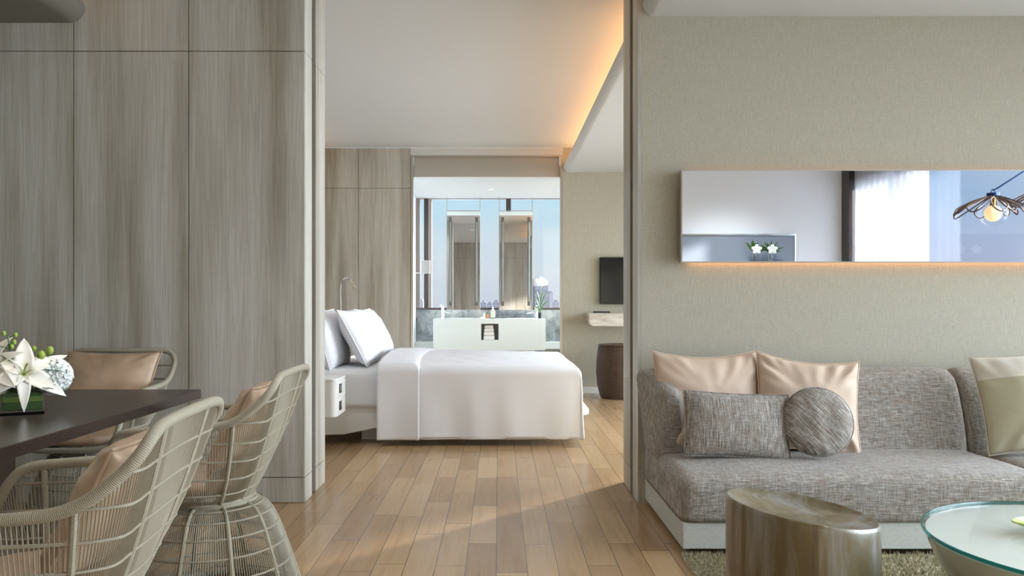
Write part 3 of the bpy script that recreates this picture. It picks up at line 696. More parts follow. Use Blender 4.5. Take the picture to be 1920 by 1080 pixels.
# ------------------------------------------------------------------ drum stool (bronze)
stc = Vector(((1502-VX)/F*2.64, 2.64, .012)); st = empty('drum_stool', stc); tag(st, 'patinated bronze drum stool with a dished slanting seat, in front of the sofa', 'stool')
R_ = .238; n = 64; sm_ = MB(); ztop = .413
def rimz(x): return ztop-.165*x/R_*.5*.6
prof = [(.205, 0), (.222,.04), (.234,.12), (.240,.22), (.240,.30)]
rings = []
for r, z in prof: rings.append([(r*math.cos(2*PI*j/n), r*math.sin(2*PI*j/n), z) for j in range(n)])
for f_, dz in ((1.004, -.04), (1.0, -.014), (.992, -.004), (.982, -.001), (.968, -.002), (.94, -.006), (.90, -.011), (.75, -.022), (.5, -.034), (.25, -.04), (.02, -.042)):
    ring = []
    for j in range(n):
        a = 2*PI*j/n; x = R_*f_*math.cos(a); y = R_*f_*math.sin(a); ring.append((x, y, ztop-.145*x+dz+.02*(x/R_)**2*0))
    rings.append(ring)
for r_ in rings: sm_.v += r_
for i in range(len(rings)-1):
    for j in range(n):
        j2 = (j+1) % n; sm_.f.append((i*n+j, i*n+j2, (i+1)*n+j2, (i+1)*n+j))
sm_.f.append(tuple(range(n))[::-1]); sm_.f.append(tuple((len(rings)-1)*n+j for j in range(n)))
sm_.build('stool_body', M['patina'], st, angle=60)
# ------------------------------------------------------------------ coffee table
ct = empty('coffee_table', (1.885, 2.47, .012)); ct.scale = (1, 1, .967); tag(ct, 'round bowl shaped coffee table with a white top under green edged glass', 'coffee table')
RT = .515; ZT = .36
MB().lathe([(.27,0), (.285,.01), (.36,.08), (.43,.17), (.475,.26), (.502,.325), (.506,.34), (.502,.346)], 96).build('bowl_base', M['pearl'], ct)
MB().lathe([(.501,.3462), (.501,.3472)], 96).build('white_top', M['table_white'], ct)
MB().lathe([(RT-.002,.3485), (RT-.002,.3595)], 128).build('glass_top', M['green_glass'], ct)
MB().lathe([(RT-.004,.3482), (RT,.3495), (RT,.359), (RT-.004,.3603)], 128, cap0=False, cap1=False).build('glass_edge', M['teal'], ct)
dp = at(1927, 988, 2.60); dz = Vector((1.70, 2.60, .3605))
dish = MB()
def dishf(r, a):
    k = .5+.5*math.cos(a); rr = .11*r; return (rr*1.35*math.cos(a), rr*.72*math.sin(a)*(1-.25*abs(math.cos(a))), .003+.03*r**2.2)
top = MB(); nn = 40
for rr in (0.02, .25, .5, .75, .9, 1.0):
    for j in range(nn): top.v.append(dishf(rr, 2*PI*j/nn))
for rr in (1.0, .9, .75, .5, .35):
    for j in range(nn):
        p = dishf(rr, 2*PI*j/nn); top.v.append((p[0]*1.01, p[1]*1.01, max(0, p[2]-.005)))
for i in range(10):
    for j in range(nn):
        j2 = (j+1) % nn; top.f.append((i*nn+j, i*nn+j2, (i+1)*nn+j2, (i+1)*nn+j))
top.f.append(tuple(range(nn))); top.f.append(tuple(10*nn+j for j in range(nn))[::-1])
do = top.build('dish', M['green_dish'], angle=50); dpx = at(1902, 985, 2.58); do.location = (dpx.x+.145, 2.58, .3612); tag(do, 'lime green leaf shaped dish on the coffee table glass', 'dish')
# ------------------------------------------------------------------ dining table
TX, TY, TZ = -1.30, 3.497, .72
tb = empty('dining_table', (-2.15, 2.35, 0)); tag(tb, 'dark espresso wood dining table with a thick top on a panelled pedestal', 'dining table')
B(-.85+.0, .85, -1.1, TY-2.35, TZ-.038, TZ).build('tabletop', M['espresso'], tb, bevel=.003)
for k, (xa, xb, ya, yb) in enumerate(((.40, .46, -.35, .45), (.24, .40, -.02, .04), (.40, .52, .10, .16), (-.46, -.40, -.35, .45), (-.40, .24, -.03, .05))):
    B(xa, xb, ya, yb, .03 if k not in (9,) else 0, TZ-.038).build('pedestal_panel', M['espresso'], tb, bevel=.002)
B(-.5, .56, -.42, .52, 0, .03).build('pedestal_foot', M['espresso'], tb, bevel=.003)
# ------------------------------------------------------------------ rope dining chair (faces local +x)
def chair():
    e = empty('rope_armchair')
    half = [(-.280,0,.846), (-.284,.10,.847), (-.291,.20,.847), (-.292,.252,.836), (-.276,.281,.802), (-.240,.290,.762), (-.180,.294,.716), (-.11,.295,.692), (0,.297,.684), (.10,.294,.679), (.185,.287,.672), (.228,.277,.650), (.260,.262,.590), (.288,.245,.50), (.30,.215,.448), (.305,.13,.430), (.307,0,.428)]
    pts = half+[(x, -y, z) for x, y, z in half[-2:0:-1]]
    rim = rbz(pts, 6, closed=True); n = len(rim)
    # waist ring
    cum = [0]
    for i in range(1, n): cum.append(cum[-1]+(rim[i]-rim[i-1]).length)
    tot = cum[-1]+(rim[0]-rim[-1]).length
    def rim_at(t):
        t = (t % 1)*tot; lo = 0
        for i in range(n):
            a = cum[i]; b = cum[i+1] if i+1 < n else tot
            if a <= t <= b: return rim[i].lerp(rim[(i+1) % n], (t-a)/max(1e-9, b-a))
        return rim[0]
    ZW = .395; RW = .135
    def surf(t, v):
        R = rim_at(t); a = math.atan2(R.y, R.x); W = Vector((RW*math.cos(a)*1.05, RW*math.sin(a)*1.15, ZW))
        back = max(0, -math.cos(a)); hk = .50+.16*(1-back); zk = .34*back+.10*(1-back)
        C = Vector((W.x+(R.x-W.x)*hk, W.y+(R.y-W.y)*hk, W.z+(R.z-W.z)*zk))
        return W*(1-v)**2+C*2*v*(1-v)+R*v*v
    MB().tube(rim, .0135, 10, closed=True).build('rim', M['rope'], e)
    ring = [surf(k/48, 0) for k in range(48)]; MB().tube(ring, .011, 8, closed=True).build('waist_ring', M['rope'], e)
    NC = 260; wv = MB(); lines = []
    for k in range(NC):
        t = (k+.5)/NC; ln = [surf(t, j/9) for j in range(10)]; lines.append([surf(t, j/30) for j in range(31)]); wv.tube(ln, .0016, 4, caps=False)
    for zt in (.44, .50, .565, .63, .70, .77):
        run = []; allp = []
        for ln in lines:
            p = None
            for a, b in zip(ln[:-1], ln[1:]):
                if (a.z-zt)*(b.z-zt) <= 0 and a.z != b.z: p = a.lerp(b, (zt-a.z)/(b.z-a.z)); break
            allp.append(p)
        # rotate start to a gap
        st_ = next((i for i, p in enumerate(allp) if p is None), None)
        if st_ is None: wv.tube(allp, .0042, 5, closed=True)
        else:
            for i in range(NC+1):
                p = allp[(st_+i) % NC]
                if p is None or i == NC:
                    if len(run) > 2: wv.tube(run, .0042, 5)
                    run = []
                else: run.append(p)
    wv.build('woven_shell', M['cord'], e)
    for t in (.062, .938, .175, .825, .30, .70, .43, .57):
        MB().tube([surf(t, j/14) for j in range(15)], .0075, 8).build('rib', M['rope'], e)
    # base cage
    prof = [(.150,.385), (.190,.365), (.222,.315), (.250,.245), (.278,.165), (.303,.085), (.322,.012)]
    pr_ = [(p.x, p.y) for p in rbz([(a, b, 0) for a, b in prof], 2)]
    bs = MB(); NB = 200
    for k in range(NB):
        a = 2*PI*k/NB; bs.tube([(r*math.cos(a), r*math.sin(a), z) for r, z in pr_], .0017, 4, caps=False)
    for r, z in [(p.x, p.y) for p in rbz([(a, b, 0) for a, b in prof], 6)][4:35:5]:
        pass; bs.tube([(r*math.cos(2*PI*k/72), r*math.sin(2*PI*k/72), z) for k in range(72)], .0042, 5, closed=True)
    bs.build('base_weave', M['cord'], e)
    for k in range(10):
        a = 2*PI*(k+.35)/10; MB().tube([(r*math.cos(a), r*math.sin(a), z) for r, z in pr_], .0075, 8).build('base_rib', M['rope'], e)
    for r, z, q in ((.150,.385,.010), (.322,.012,.012)):
        MB().tube([(r*math.cos(2*PI*k/72), r*math.sin(2*PI*k/72), z) for k in range(72)], q, 8, closed=True).build('base_ring', M['rope'], e)
    # seat cushion
    sc = MB()
    pts = []
    for k in range(48):
        t = k/48; a = 2*PI*t; rx = .225 if math.cos(a) > 0 else .16; pts.append((rx*abs(math.cos(a))**.75*(1 if math.cos(a) >= 0 else -1)+.03, .215*abs(math.sin(a))**.75*(1 if math.sin(a) >= 0 else -1)))
    for s_, z in ((.80,.430), (.94,.437), (1.0,.452), (1.0,.468), (.95,.482), (.8,.489), (.5,.493), (.02,.494)):
        for x, y in pts: sc.v.append((x*s_+.0, y*s_, z))
    for i in range(7):
        for j in range(48):
            j2 = (j+1) % 48; sc.f.append((i*48+j, i*48+j2, (i+1)*48+j2, (i+1)*48+j))
    sc.f.append(tuple(range(48))[::-1]); sc.build('seat_cushion', M['leather'], e, angle=80)
    return e
ch = chair()
CH = [((-1.0, 1.815), PI+.09, 'beige rope armchair in the near left corner, its open woven side toward us'),
      ((-1.045, 2.92), PI+.04, 'beige rope armchair with visible dome cage base at the table corner near the doorway'),
      ((-1.985, 3.93), -PI/2, 'beige rope armchair at the far end of the table, against the veneer wall')]
for i, ((x, y), a, lab) in enumerate(CH):
    c = ch if i == 0 else copy_tree(ch)
    c.location = (x, y, 0); c.rotation_euler = (0, 0, a); tag(c, lab, 'chair', 'rope armchairs round the dining table')
    fx, fy = math.cos(a), math.sin(a)
    lean = math.radians(-27)
    off = (-.125, 0) 
    o = pillow('leather_cushion', ('tan leather cushion leaning in the near left rope armchair', 'tan leather cushion in the rope armchair beside the doorway', 'wide tan leather cushion on the far rope armchair behind the flowers')[i], 'cushion', M['leather'],
           (.44, .44, .49)[i], (.33, .33, .36)[i], .13, (x+fx*off[0], y+fy*off[0], (.655, .66, .685)[i]), (lean, 0, a+PI/2), 'tan leather cushions in the dining chairs', seed=10+i, wr=.018, pinch=.08)
# ------------------------------------------------------------------ flower arrangement on the table
va = empty('flower_vase', (-1.53, 2.80, TZ), math.radians(0)); 
cva = at(45, 760, 2.75); va.location = (cva.x, 2.75, TZ); va.rotation_euler = (0, 0, math.radians(25))
tag(va, 'square glass vase of white lilies, hydrangea and roses on the dark dining table', 'vase')
s = .066; hg = .105
gm = MB(); q = s-.005
for a, z in ((s, 0), (s, hg), (q, hg), (q, .016)): gm.v += [(-a,-a,z), (a,-a,z), (a,a,z), (-a,a,z)]
for k in range(3):
    for e_ in range(4): gm.f.append((4*k+e_, 4*k+(e_+1)%4, 4*k+4+(e_+1)%4, 4*k+4+e_))
gm.f += [(3,2,1,0), (12,13,14,15)]
gm.build('glass_cube', M['glass'], va, smooth=False)
def leafwrap(z0, z1, k):
    q = s-.008-k*.002; return [(q*a, q*b) for a, b in ((-1,-1), (1,-1), (1,1), (-1,1))]
for k, (z0, z1, mt) in enumerate(((.018,.045,'leaf'), (.040,.062,'leaf_pale'), (.058,.074,'leaf'))):
    q = s-.007-k*.0015; lw = MB()
    lw.box(-q, q, -q, -q+.002, z0, z1).box(-q, q, q-.002, q, z0, z1).box(-q, -q+.002, -q, q, z0, z1).box(q-.002, q, -q, q, z0, z1); lw.build('leaf_lining', M[mt], va, smooth=False)
def petal(mb, base, d, up, L_, W_, curl, n=8, m_=4):
    d = Vector(d).normalized(); up = Vector(up).normalized(); sd = d.cross(up).normalized(); up = sd.cross(d)
    def fn(u, v):
        ww = W_*math.sin(PI*min(1, u*.93+.07))**.75; c = (v-.5)*2
        return Vector(base)+d*(L_*u*(1-.12*curl*u))+up*(L_*(.35*u-curl*u*u)+abs(c)**2*ww*.35+.10*ww*abs(c)*math.sin(u*19+c*3))+sd*(ww*c)
    mb.grid(fn, n, m_)
def lily(c, nrm, rad, curl, seed):
    random.seed(seed); c = Vector(c); nrm = Vector(nrm).normalized(); ref = Vector((0,0,1)).cross(nrm).normalized(); r2 = nrm.cross(ref)
    mb = MB()
    for k in range(6):
        a = 2*PI*k/6+.5236; d = ref*math.cos(a)+r2*math.sin(a); petal(mb, c, d*.8+nrm*.6, nrm+d*random.uniform(-.15,.15), rad*random.uniform(.92,1.04), .030 if k % 2 else .021, curl*random.uniform(.9,1.3), 12, 6)
    mb.build('lily_bloom', M['petal'], va, angle=180, solid=.0012)
    smn = MB().tube([c, c+nrm*.05, c+nrm*.075+Vector((.01,0,.01))], .0022, 5).ball(c+nrm*.078+Vector((.01,0,.01)), .004, 6)
    for k in range(5):
        a = 2*PI*k/5; smn.tube([c, c+nrm*.05+(ref*math.cos(a)+r2*math.sin(a))*.02], .0012, 4)
    smn.build('stamens', M['bud'], va)
lily((.005,-.05,.135), (.1,-1,.45), .122, 1.05, 1)
lily((-.085,-.02,.155), (-.6,-.8,.6), .11, .95, 2)
def hydrangea(c, R__, nm='hydrangea_bloom', mt='petal_w', N_=150):
    mb = MB(); c = Vector(c)
    for k in range(N_):
        ph = math.acos(1-2*(k+.5)/N_); th = k*2.399; d = Vector((math.cos(th)*math.sin(ph), math.sin(th)*math.sin(ph), math.cos(ph)))
        ref = d.cross(Vector((.2,.3,1))).normalized(); r2 = d.cross(ref); a0 = random.uniform(0, PI)
        for j in range(4):
            a = a0+j*PI/2; petal(mb, c+d*R__*random.uniform(.88,1.0), (ref*math.cos(a)+r2*math.sin(a))+d*random.uniform(.3,.8), d, .016, .0085, .3, 3, 2)
    s_ = len(mb.v); mb.ball(c, R__*.86, 12); mb.build(nm, M[mt], va, angle=180)
hydrangea((.085,.0,.125), .058); hydrangea((-.03,.05,.14), .058, 'hydrangea_bloom')
def rose(c, R__):
    mb = MB(); c = Vector(c)
    for L2 in range(4):
        r = R__*(1-.2*L2)
        for k in range(5-(L2 > 2)):
            a = 2*PI*k/5+L2*.7
            def fn(u, v, a=a, r=r, L2=L2):
                ph = a+(v-.5)*1.9; th = PI*(.85-(.50+.07*L2)*u); e = 1+.22*u**4*(1-abs(v-.5)*.6)+.05*math.sin(v*PI)
                return c+Vector((r*e*math.sin(th)*math.cos(ph), r*e*math.sin(th)*math.sin(ph), -r*math.cos(PI-th)*.9+.004*L2-.006*u*abs(v-.5)))
            mb.grid(fn, 8, 6)
    mb.ball(c, R__*.35, 8); mb.build('rose_bloom', M['petal_y'], va, angle=180, solid=.0008)
rose((-.075,-.045,.105), .042); rose((-.02,.01,.165), .045); rose((.02,.03,.165), .04); rose((-.09,.04,.15), .045)
bd = MB(); stm = MB()
P0 = Vector((-.03,-.02,.16)); tip = Vector((-.045,-.02,.265))
stm.tube(rbz([P0, (-.038,-.02,.21), tip], 5), .0028, 6)
for i, (dx, dy, dz) in enumerate(((-.03,0,-.03), (.018,0,-.02), (-.035,0,-.055), (.022,.0,.005), (-.012,0,.01), (-.02,.01,-.085), (.03,0,-.05), (.012,-.01,-.035))):
    q = tip+Vector((dx, dy, dz)); stm.tube([tip+Vector((0,0,dz-.012)), q], .0016, 5); bd.ball(q, .007, 7, (1,1,1.3))
for c_, r in (((.055,-.04,.20), .013), ((.08,-.03,.215), .012), ((-.085,-.05,.20), .011), ((.0,-.01,.215), .009), ((.03,-.01,.22), .009)):
    bd.ball(c_, r, 8, (1,1,1.25)); stm.tube([(c_[0]*.4, c_[1]*.4, .12), (c_[0]*.8, c_[1], .16), c_], .002, 5)
bd.build('buds', M['bud'], va); stm.build('stems', M['leaf'], va)
lf = MB()
for b_, d, L_, cu in (((.0,-.03,.12), (1,-.3,.35), .15, .55), ((-.01,-.05,.14), (-1,-.4,.9), .09, .2), ((.02,-.05,.08), (1,-.5,0), .09, .3), ((-.02,-.04,.08), (-.3,-1,.1), .06, .5), ((.0,0,.08), (.6,.6,.5), .12, .4), ((-.02,0,.08), (-1,.3,.4), .12, .4)): petal(lf, b_, d, (0,0,1), L_, .011, cu, 8, 2)
lf.box(-.045,.045,-.045,.045,.075,.10); lf.build('foliage', M['leaf'], va, angle=180)
random.seed(11)
# ------------------------------------------------------------------ bed
YN, YF, XH, XF = 6.15, 8.0, -1.50, .60
bed = empty('bed', ((XH+XF)/2, (YN+YF)/2, 0)); tag(bed, 'wide bed made up with white covers on a white platform, seen through the doorway', 'bed')
O = bed.location
def loc_(mb): return mb.xf(Matrix.Translation(-Vector(O)))
# platform with curved underside
poly = [(XH-.05,.285), (XF+.09,.285), (XF+.10,.275), (XF+.10,.235), (XF+.08,.225), (-.3,.20), (-.62,.175), (-.95,.125), (-1.2,.075), (XH-.05,.065)]
loc_(MB().prism(poly, 'y', YN+.05, YF-.05)).build('platform', M['white_trim'], bed, bevel=.008, angle=30)
loc_(B(-1.1, .32, YN+.28, YF-.3, 0, .21)).build('plinth', M['white_trim'], bed)
loc_(seat(XH, XF-.03, YN+.03, YF-.03, .285, .575, 'm', 30, 24, r=.06)).build('mattress', M['sheet'], bed, weld=True, angle=180)
tp = [Vector((-.55+.0, YN+.012, .53))]
def drape(xa, xb, ztop, ya, yb, hem, foot, name, mt, thick, fl=0, seed=0, nu=110, nv=150, crown=.05):
    L1 = xb-xa; D1 = foot; Wd = yb-ya; hv = hem; r = .055
    def arc(dist, r=r):
        # distance past the edge start -> (outward, down)
        q = PI/2*r
        if dist <= 0: return 0, 0
        if dist < q: a = dist/r; return r*math.sin(a), r*(1-math.cos(a))
        return r, r+(dist-q)
    def fn(u, v):
        U = u*(L1+D1); V = v*(Wd+2*hv)-hv
        ou = max(0, U-(L1-r)); on = max(0, r-V); of = max(0, V-(Wd-r))
        x = xa+min(U, L1-r); y = ya+min(max(V, r), Wd-r)
        au, du = arc(ou); b_ = max(on, of); sg = -1 if on > 0 else 1; av, dv = arc(b_)
        x += au; y += sg*av
        dn = max(du, dv)
        c = min(du, dv)
        if c > 0:
            x += c*.06; y += sg*c*.06
        cx = (x-xa)/L1; cy = (y-ya)/Wd; top = crown*max(0, 1-abs(2*cy-1)**2.6)*max(0, 1-max(0, cx)**5)
        z = ztop-dn+top
        nz = noise.noise(Vector((x*2.2+seed, y*1.5, z*1.2)))
        if dn > .06:
            w_ = min(1, (dn-.06)/.3)
            if dv >= du: y += sg*(.018*w_*noise.noise(Vector((x*4.5+seed, 0, z*.8)))+.010*w_)
            if du > .05: x += .03*w_*(noise.noise(Vector((y*4+seed, 1, z)))-.35)
            z += .012*w_*noise.noise(Vector((x*2, y*2, seed)))
        else: z += .010*nz+.004*noise.noise(Vector((x*8, y*8, seed)))
        return (x, y, max(z, .055))
    mb = MB().grid(fn, nu, nv); return loc_(mb).build(name, mt, bed, angle=180, solid=thick)
drape(-.72, XF+.03, .600, YN-.015, YF+.015, .56, .50, 'duvet', M['bedding'], .010, seed=3)
drape(-.93, -.60, .624, YN-.035, YF+.03, .58, .0, 'turned_down_sheet', M['bedding'], .014, seed=3, nu=20, nv=140)
for i, (x, y, z, w_, tilt, rz, lab) in enumerate(((-1.16, 6.72, .815, .80, 28, 90, 'front white pillow leaning at the near side of the bed'),
        (-1.38, 6.62, .80, .80, 16, 90, 'white pillow behind the front one at the near side, against the headboard'),
        (-1.16, 7.52, .815, .78, 28, 90, 'front white pillow at the far side of the bed, mostly behind the near pillows'),)):
    o = pillow('bed_pillow', lab, 'pillow', M['bedding'], w_, .50, .19, (x, y, z), (math.radians(-tilt), 0, math.radians(rz)), 'white pillows on the bed', flange=1, seed=20+i, wr=.016, pinch=.05)
hb = tag(B(XH-.16, XH-.06, YN+.0, YF+.2, .28, .98).build('headboard', M['white_trim'], bevel=.01), 'low pale headboard behind the bed pillows', 'headboard')
# reading lamp
rl = empty('reading_lamp', at(640, 583, 7.3)); tag(rl, 'slim chrome gooseneck reading lamp above the bed pillows', 'lamp')
def rp(px, py): return at(px, py, 7.3)-rl.location
MB().tube(rbz([rp(640,575)+Vector((-.0,0,-.16)), rp(639,570), rp(638.5,545), rp(641,528), rp(648,520.5), rp(656,523), rp(660,530)], 6), .007, 8).build('gooseneck', M['chrome'], rl)
MB().tube([rp(660,529), rp(665,540.5)], [.011,.015], 14).build('lamp_head', M['chrome'], rl)
MB().lathe([(.03,0), (.03,.012), (.01,.016)], 20, tuple(rp(640,575)+Vector((0,0,-.17)))).build('base', M['chrome'], rl)
# nightstand
ns = empty('nightstand', (-1.42, 5.92, 0)); tag(ns, 'small white two-drawer nightstand with rounded corner and dark handles, cut off by the doorway edge', 'nightstand')
def rr2(x0, x1, y0, y1, r, n=8):
    out = []
    for cx, cy, a0 in ((x1-r, y1-r, 0), (x0+r, y1-r, 90), (x0+r, y0+r, 180), (x1-r, y0+r, 270)):
        for k in range(n+1): a = math.radians(a0+90*k/n); out.append((cx+r*math.cos(a), cy+r*math.sin(a)))
    return out
NX = (636-VX)/F*5.8+1.42
MB().prism(rr2(-.2, NX, -.2, .16, .05), 'z', .535, .552).build('nightstand_top', M['white_trim'], ns, bevel=.003)
MB().prism(rr2(-.2, NX-.004, -.196, .15, .05), 'z', .275, .535).build('body', M['white_trim'], ns, bevel=.006)
for z0 in (.283, .408):
    d = MB().prism(rr2(-.19, NX+.002, -.19, .145, .05), 'z', z0, z0+.118).build('drawer', M['white_trim'], ns, bevel=.003)
    B(NX-.004, NX+.008, -.13, -.06, z0+.035, z0+.10).build('handle', M['black'], d, bevel=.002); B(NX+.003, NX+.010, -.12, -.07, z0+.05, z0+.09).build('handle_plate', M['chrome'], d)
MB().prism([(-.2,0), (-.10,0), (-.02,.275), (-.2,.275)], 'y', -.1, .05).build('foot', M['white_trim'], ns, bevel=.004)
# ------------------------------------------------------------------ TV, shelf, remote, drum basket
tv = empty('television', (1.72, Y2, 1.08)); tag(tv, 'flat black wall television cut off by the doorway edge', 'television')
B(-.5, .5, -.055, -.012, .0, .565).build('casing', M['black'], tv, bevel=.006); B(-.49, .49, -.0565, -.055, .018, .555).build('screen', M['screen'], tv)
B(-.09, -.05, -.05, -.02, -.012, 0).build('sensor', M['black'], tv); B(-.2, .2, -.012, -.001, .15, .4).build('wall_bracket', M['black'], tv)
sa = at(1105, 587, 9.36); sh = empty('wall_shelf', (sa.x, Y2, .82)); tag(sh, 'thick travertine wall shelf under the television', 'shelf')
MB().prism([(0,.155), (0,.05), (.012,.018), (.04,.002), (.06,0), (1.4,0), (1.4,.155)], 'y', 9.36-Y2, 0).build('shelf_body', M['travertine'], sh, bevel=.004)
rm = empty('remote_control', (at(1128, 585, 9.5).x, 9.5, .976), math.radians(8)); tag(rm, 'black remote control lying on the travertine shelf', 'remote control')
B(-.10, .10, -.025, .025, 0, .018).build('remote_body', M['black'], rm, bevel=.006); 
bt = MB()
for i in range(8):
    for j in range(3): bt.box(-.085+i*.02, -.075+i*.02, -.016+j*.012, -.009+j*.012, .018, .0195)
bt.build('buttons', M['grey_niche'], rm)
bx = at(1117, 700, 9.2).x+.275
bk = empty('drum_basket', (bx, 9.22, 0)); tag(bk, 'dark brown woven drum seat standing under the travertine shelf', 'stool')
MB().lathe([(.205,0), (.225,.03), (.255,.15), (.268,.30), (.262,.45), (.245,.58), (.235,.60)], 48).build('woven_body', M['basket'], bk)
MB().lathe([(.240,.60), (.246,.606), (.24,.618), (.20,.622), (.02,.623)], 48).build('seat_lid', M['basket'], bk)
# ------------------------------------------------------------------ bathroom
VYF, VYB = 11.12, 11.60; vx0, vx1 = atx(812, VYF), atx(1023, VYF); vz0, vz1 = H-(657-VY)/F*VYF, H-(598-VY)/F*VYF
vn = empty('vanity', ((vx0+vx1)/2, VYF, 0)); tag(vn, 'white block double vanity with an open towel niche, behind the bathroom glass', 'vanity')
O2 = Vector(vn.location)
nx0, nx1 = atx(902, VYF), atx(935, VYF); nz0, nz1 = H-(637.5-VY)/F*VYF, H-(607-VY)/F*VYF
vb = MB().box(vx0, nx0, VYF, VYB, vz0, vz1).box(nx1, vx1, VYF, VYB, vz0, vz1).box(nx0, nx1, VYF, VYB, vz0, nz0).box(nx0, nx1, VYF, VYB, nz1, vz1)
vb.xf(Matrix.Translation(-O2)); vb.build('vanity_body', M['solid_white'], vn, smooth=False)
nb = MB().box(nx0, nx1, VYF+.26, VYF+.27, nz0, nz1).box(nx0, nx0+.004, VYF+.004, VYF+.26, nz0, nz1).box(nx1-.004, nx1, VYF+.004, VYF+.26, nz0, nz1).box(nx0, nx1, VYF+.004, VYF+.26, nz1-.004, nz1); nb.xf(Matrix.Translation(-O2)); nb.build('niche_lining', M['grey_niche'], vn, smooth=False)
pb = MB().box(vx0+.17, vx1-.15, VYF+.03, VYB, 0, vz0); pb.xf(Matrix.Translation(-O2)); pb.build('vanity_plinth', M['solid_white'], vn, smooth=False)
for k, xc in enumerate((atx(860, 11.3), atx(975, 11.3))):
    bs_ = MB().lathe([(.20,.002), (.205,.008), (.19,.004), (.05,.003)], 40, sy=.75); bs_.xf(Matrix.Translation(Vector((xc, 11.36, vz1))-O2)); bs_.build('basin', M['solid_white'], vn)
tz = nz0
for k, (w_, h_) in enumerate(((.152,.062), (.145,.052), (.135,.05), (.118,.05))):
    xc = (nx0+nx1)/2-.012; tm = MB()
    sec = [(xc-w_/2, 0), (xc-w_/2-.004, h_*.5), (xc-w_/2+.004, h_*.95), (xc+w_/2-.004, h_*.95), (xc+w_/2+.004, h_*.5), (xc+w_/2, 0)]
    tm.prism([(a, b+tz) for a, b in sec], 'y', VYF+.03, VYF+.25)
    o = tm.build('folded_towel', M['towel'], bevel=.012); tag(o, ('bottom folded white towel in the vanity niche', 'second folded white towel from the bottom in the vanity niche', 'third folded white towel from the bottom in the vanity niche', 'top folded white towel in the vanity niche')[k], 'towel', 'folded towels in the vanity niche'); tz += h_*.95+.0005
def faucet(px, sgn, label):
    x = atx(px, 11.5); e = empty('faucet', (x, 11.5, vz1+.001)); tag(e, label, 'faucet', 'chrome basin taps')
    MB().lathe([(.026,0), (.024,.008), (.021,.012), (.021,.155), (.018,.16)], 20).build('tap_body', M['chrome'], e)
    MB().tube([(0,0,.10), (sgn*.08,-.03,.085), (sgn*.135,-.05,.072)], [.011,.010,.009], 10).build('spout', M['chrome'], e)
    MB().tube([(0,0,.16), (0,0,.172), (sgn*-.03,-.03,.19)], [.016,.014,.006], 10).build('lever', M['chrome'], e)
faucet(830, 1, 'chrome basin tap at the left end of the vanity'); faucet(1005, -1, 'chrome basin tap at the right end of the vanity by the orchid')
MB
def toilet_things():
    y = 11.42
    def X(px): return atx(px, y)
    e = empty('lotion_bottle', (X(924), y, vz1)); tag(e, 'frosted soap dispenser with white pump on a dark tray, middle of the vanity', 'soap dispenser')
    MB().box(-.042,.042,-.03,.03,0,.008).build('tray', M['espresso'], e); MB().box(-.034,.034,-.022,.022,.008,.115).build('bottle', mat('frosted bottle', (.62,.62,.50), .35), e, bevel=.008)
    MB().lathe([(.028,.115), (.012,.135), (.008,.165), (.003,.17)], 16).build('pump', M['white_trim'], e)
    e = empty('small_bottle', (X(914), y, vz1)); tag(e, 'small amber bottle with a green cap beside the soap dispenser', 'bottle')
    MB().lathe([(.017,0), (.018,.01), (.018,.055), (.010,.065)], 16).build('bottle', mat('amber plastic', (.62,.20,.05), .3), e); MB().lathe([(.012,.065), (.012,.083)], 16).build('cap', M['leaf'], e)
    e = empty('small_bottle', (X(908), y-.01, vz1)); tag(e, 'small white bottle leaning left of the amber bottle', 'bottle')
    MB().lathe([(.015,0), (.016,.01), (.016,.06), (.007,.07), (.007,.085)], 16).build('bottle', M['white_trim'], e); 
    o = MB().box(-.03,.03,-.02,.02,0,.022).build('soap_box', M['white_trim'], bevel=.004); o.location = (X(905), y-.07, vz1); tag(o, 'tiny white soap packet on the vanity front of the small bottles', 'soap')
toilet_things()
# orchid
op = at(1012, 597, 11.42); oc = empty('potted_orchid', (op.x+.0, 11.42, vz1)); tag(oc, 'white orchid in a slim black pot at the right end of the vanity', 'orchid')
MB().lathe([(.02,0), (.021,.0), (.024,.085), (.021,.085), (.02,.07)], 18, cap1=True).build('pot', M['black'], oc)
def oo(px, py): return at(px, py, 11.42)-Vector(oc.location)
MB().tube(rbz([oo(1012,590), oo(1013.5,575), oo(1014,555), oo(1014,540), oo(1013,530)], 5), .004, 6).build('stem', M['leaf_pale'], oc)
pm = MB()
for px, py in ((1008,527), (1014,524), (1020,527), (1011,532), (1017,533), (1023,530), (1014,529)):
    c = oo(px, py)+Vector((0, random.uniform(-.03,.03), 0))
    for k in range(5):
        a = 2*PI*k/5+random.random(); s_ = len(pm.v); pm.ball((0,0,0), .019, 6, (1,.2,.8)); pm.xf(Matrix.Translation(c+Vector((.02*math.cos(a), 0, .02*math.sin(a)))) @ Matrix.Rotation(-a, 4, 'Y'), s_)
pm.build('flowers', M['petal_w'], oc)
lf = MB()
for px, py, tx, ty in ((1012,582,1001,558), (1012,580,1026,547), (1012,585,1000,576), (1013,580,1031,565), (1012,586,1006,566), (1013,576,1017,548), (1013,586,1022,570), (1012,575,1006,546)):
    a, b = oo(px, py), oo(tx, ty); mid = (a+b)/2+Vector((0, 0, .035)); ps = rbz([a, mid, b], 5); lf.tube(ps, [.003+.006*math.sin(PI*i/(len(ps)-1)) for i in range(len(ps))], 5)
lf.build('leaves', M['leaf'], oc)
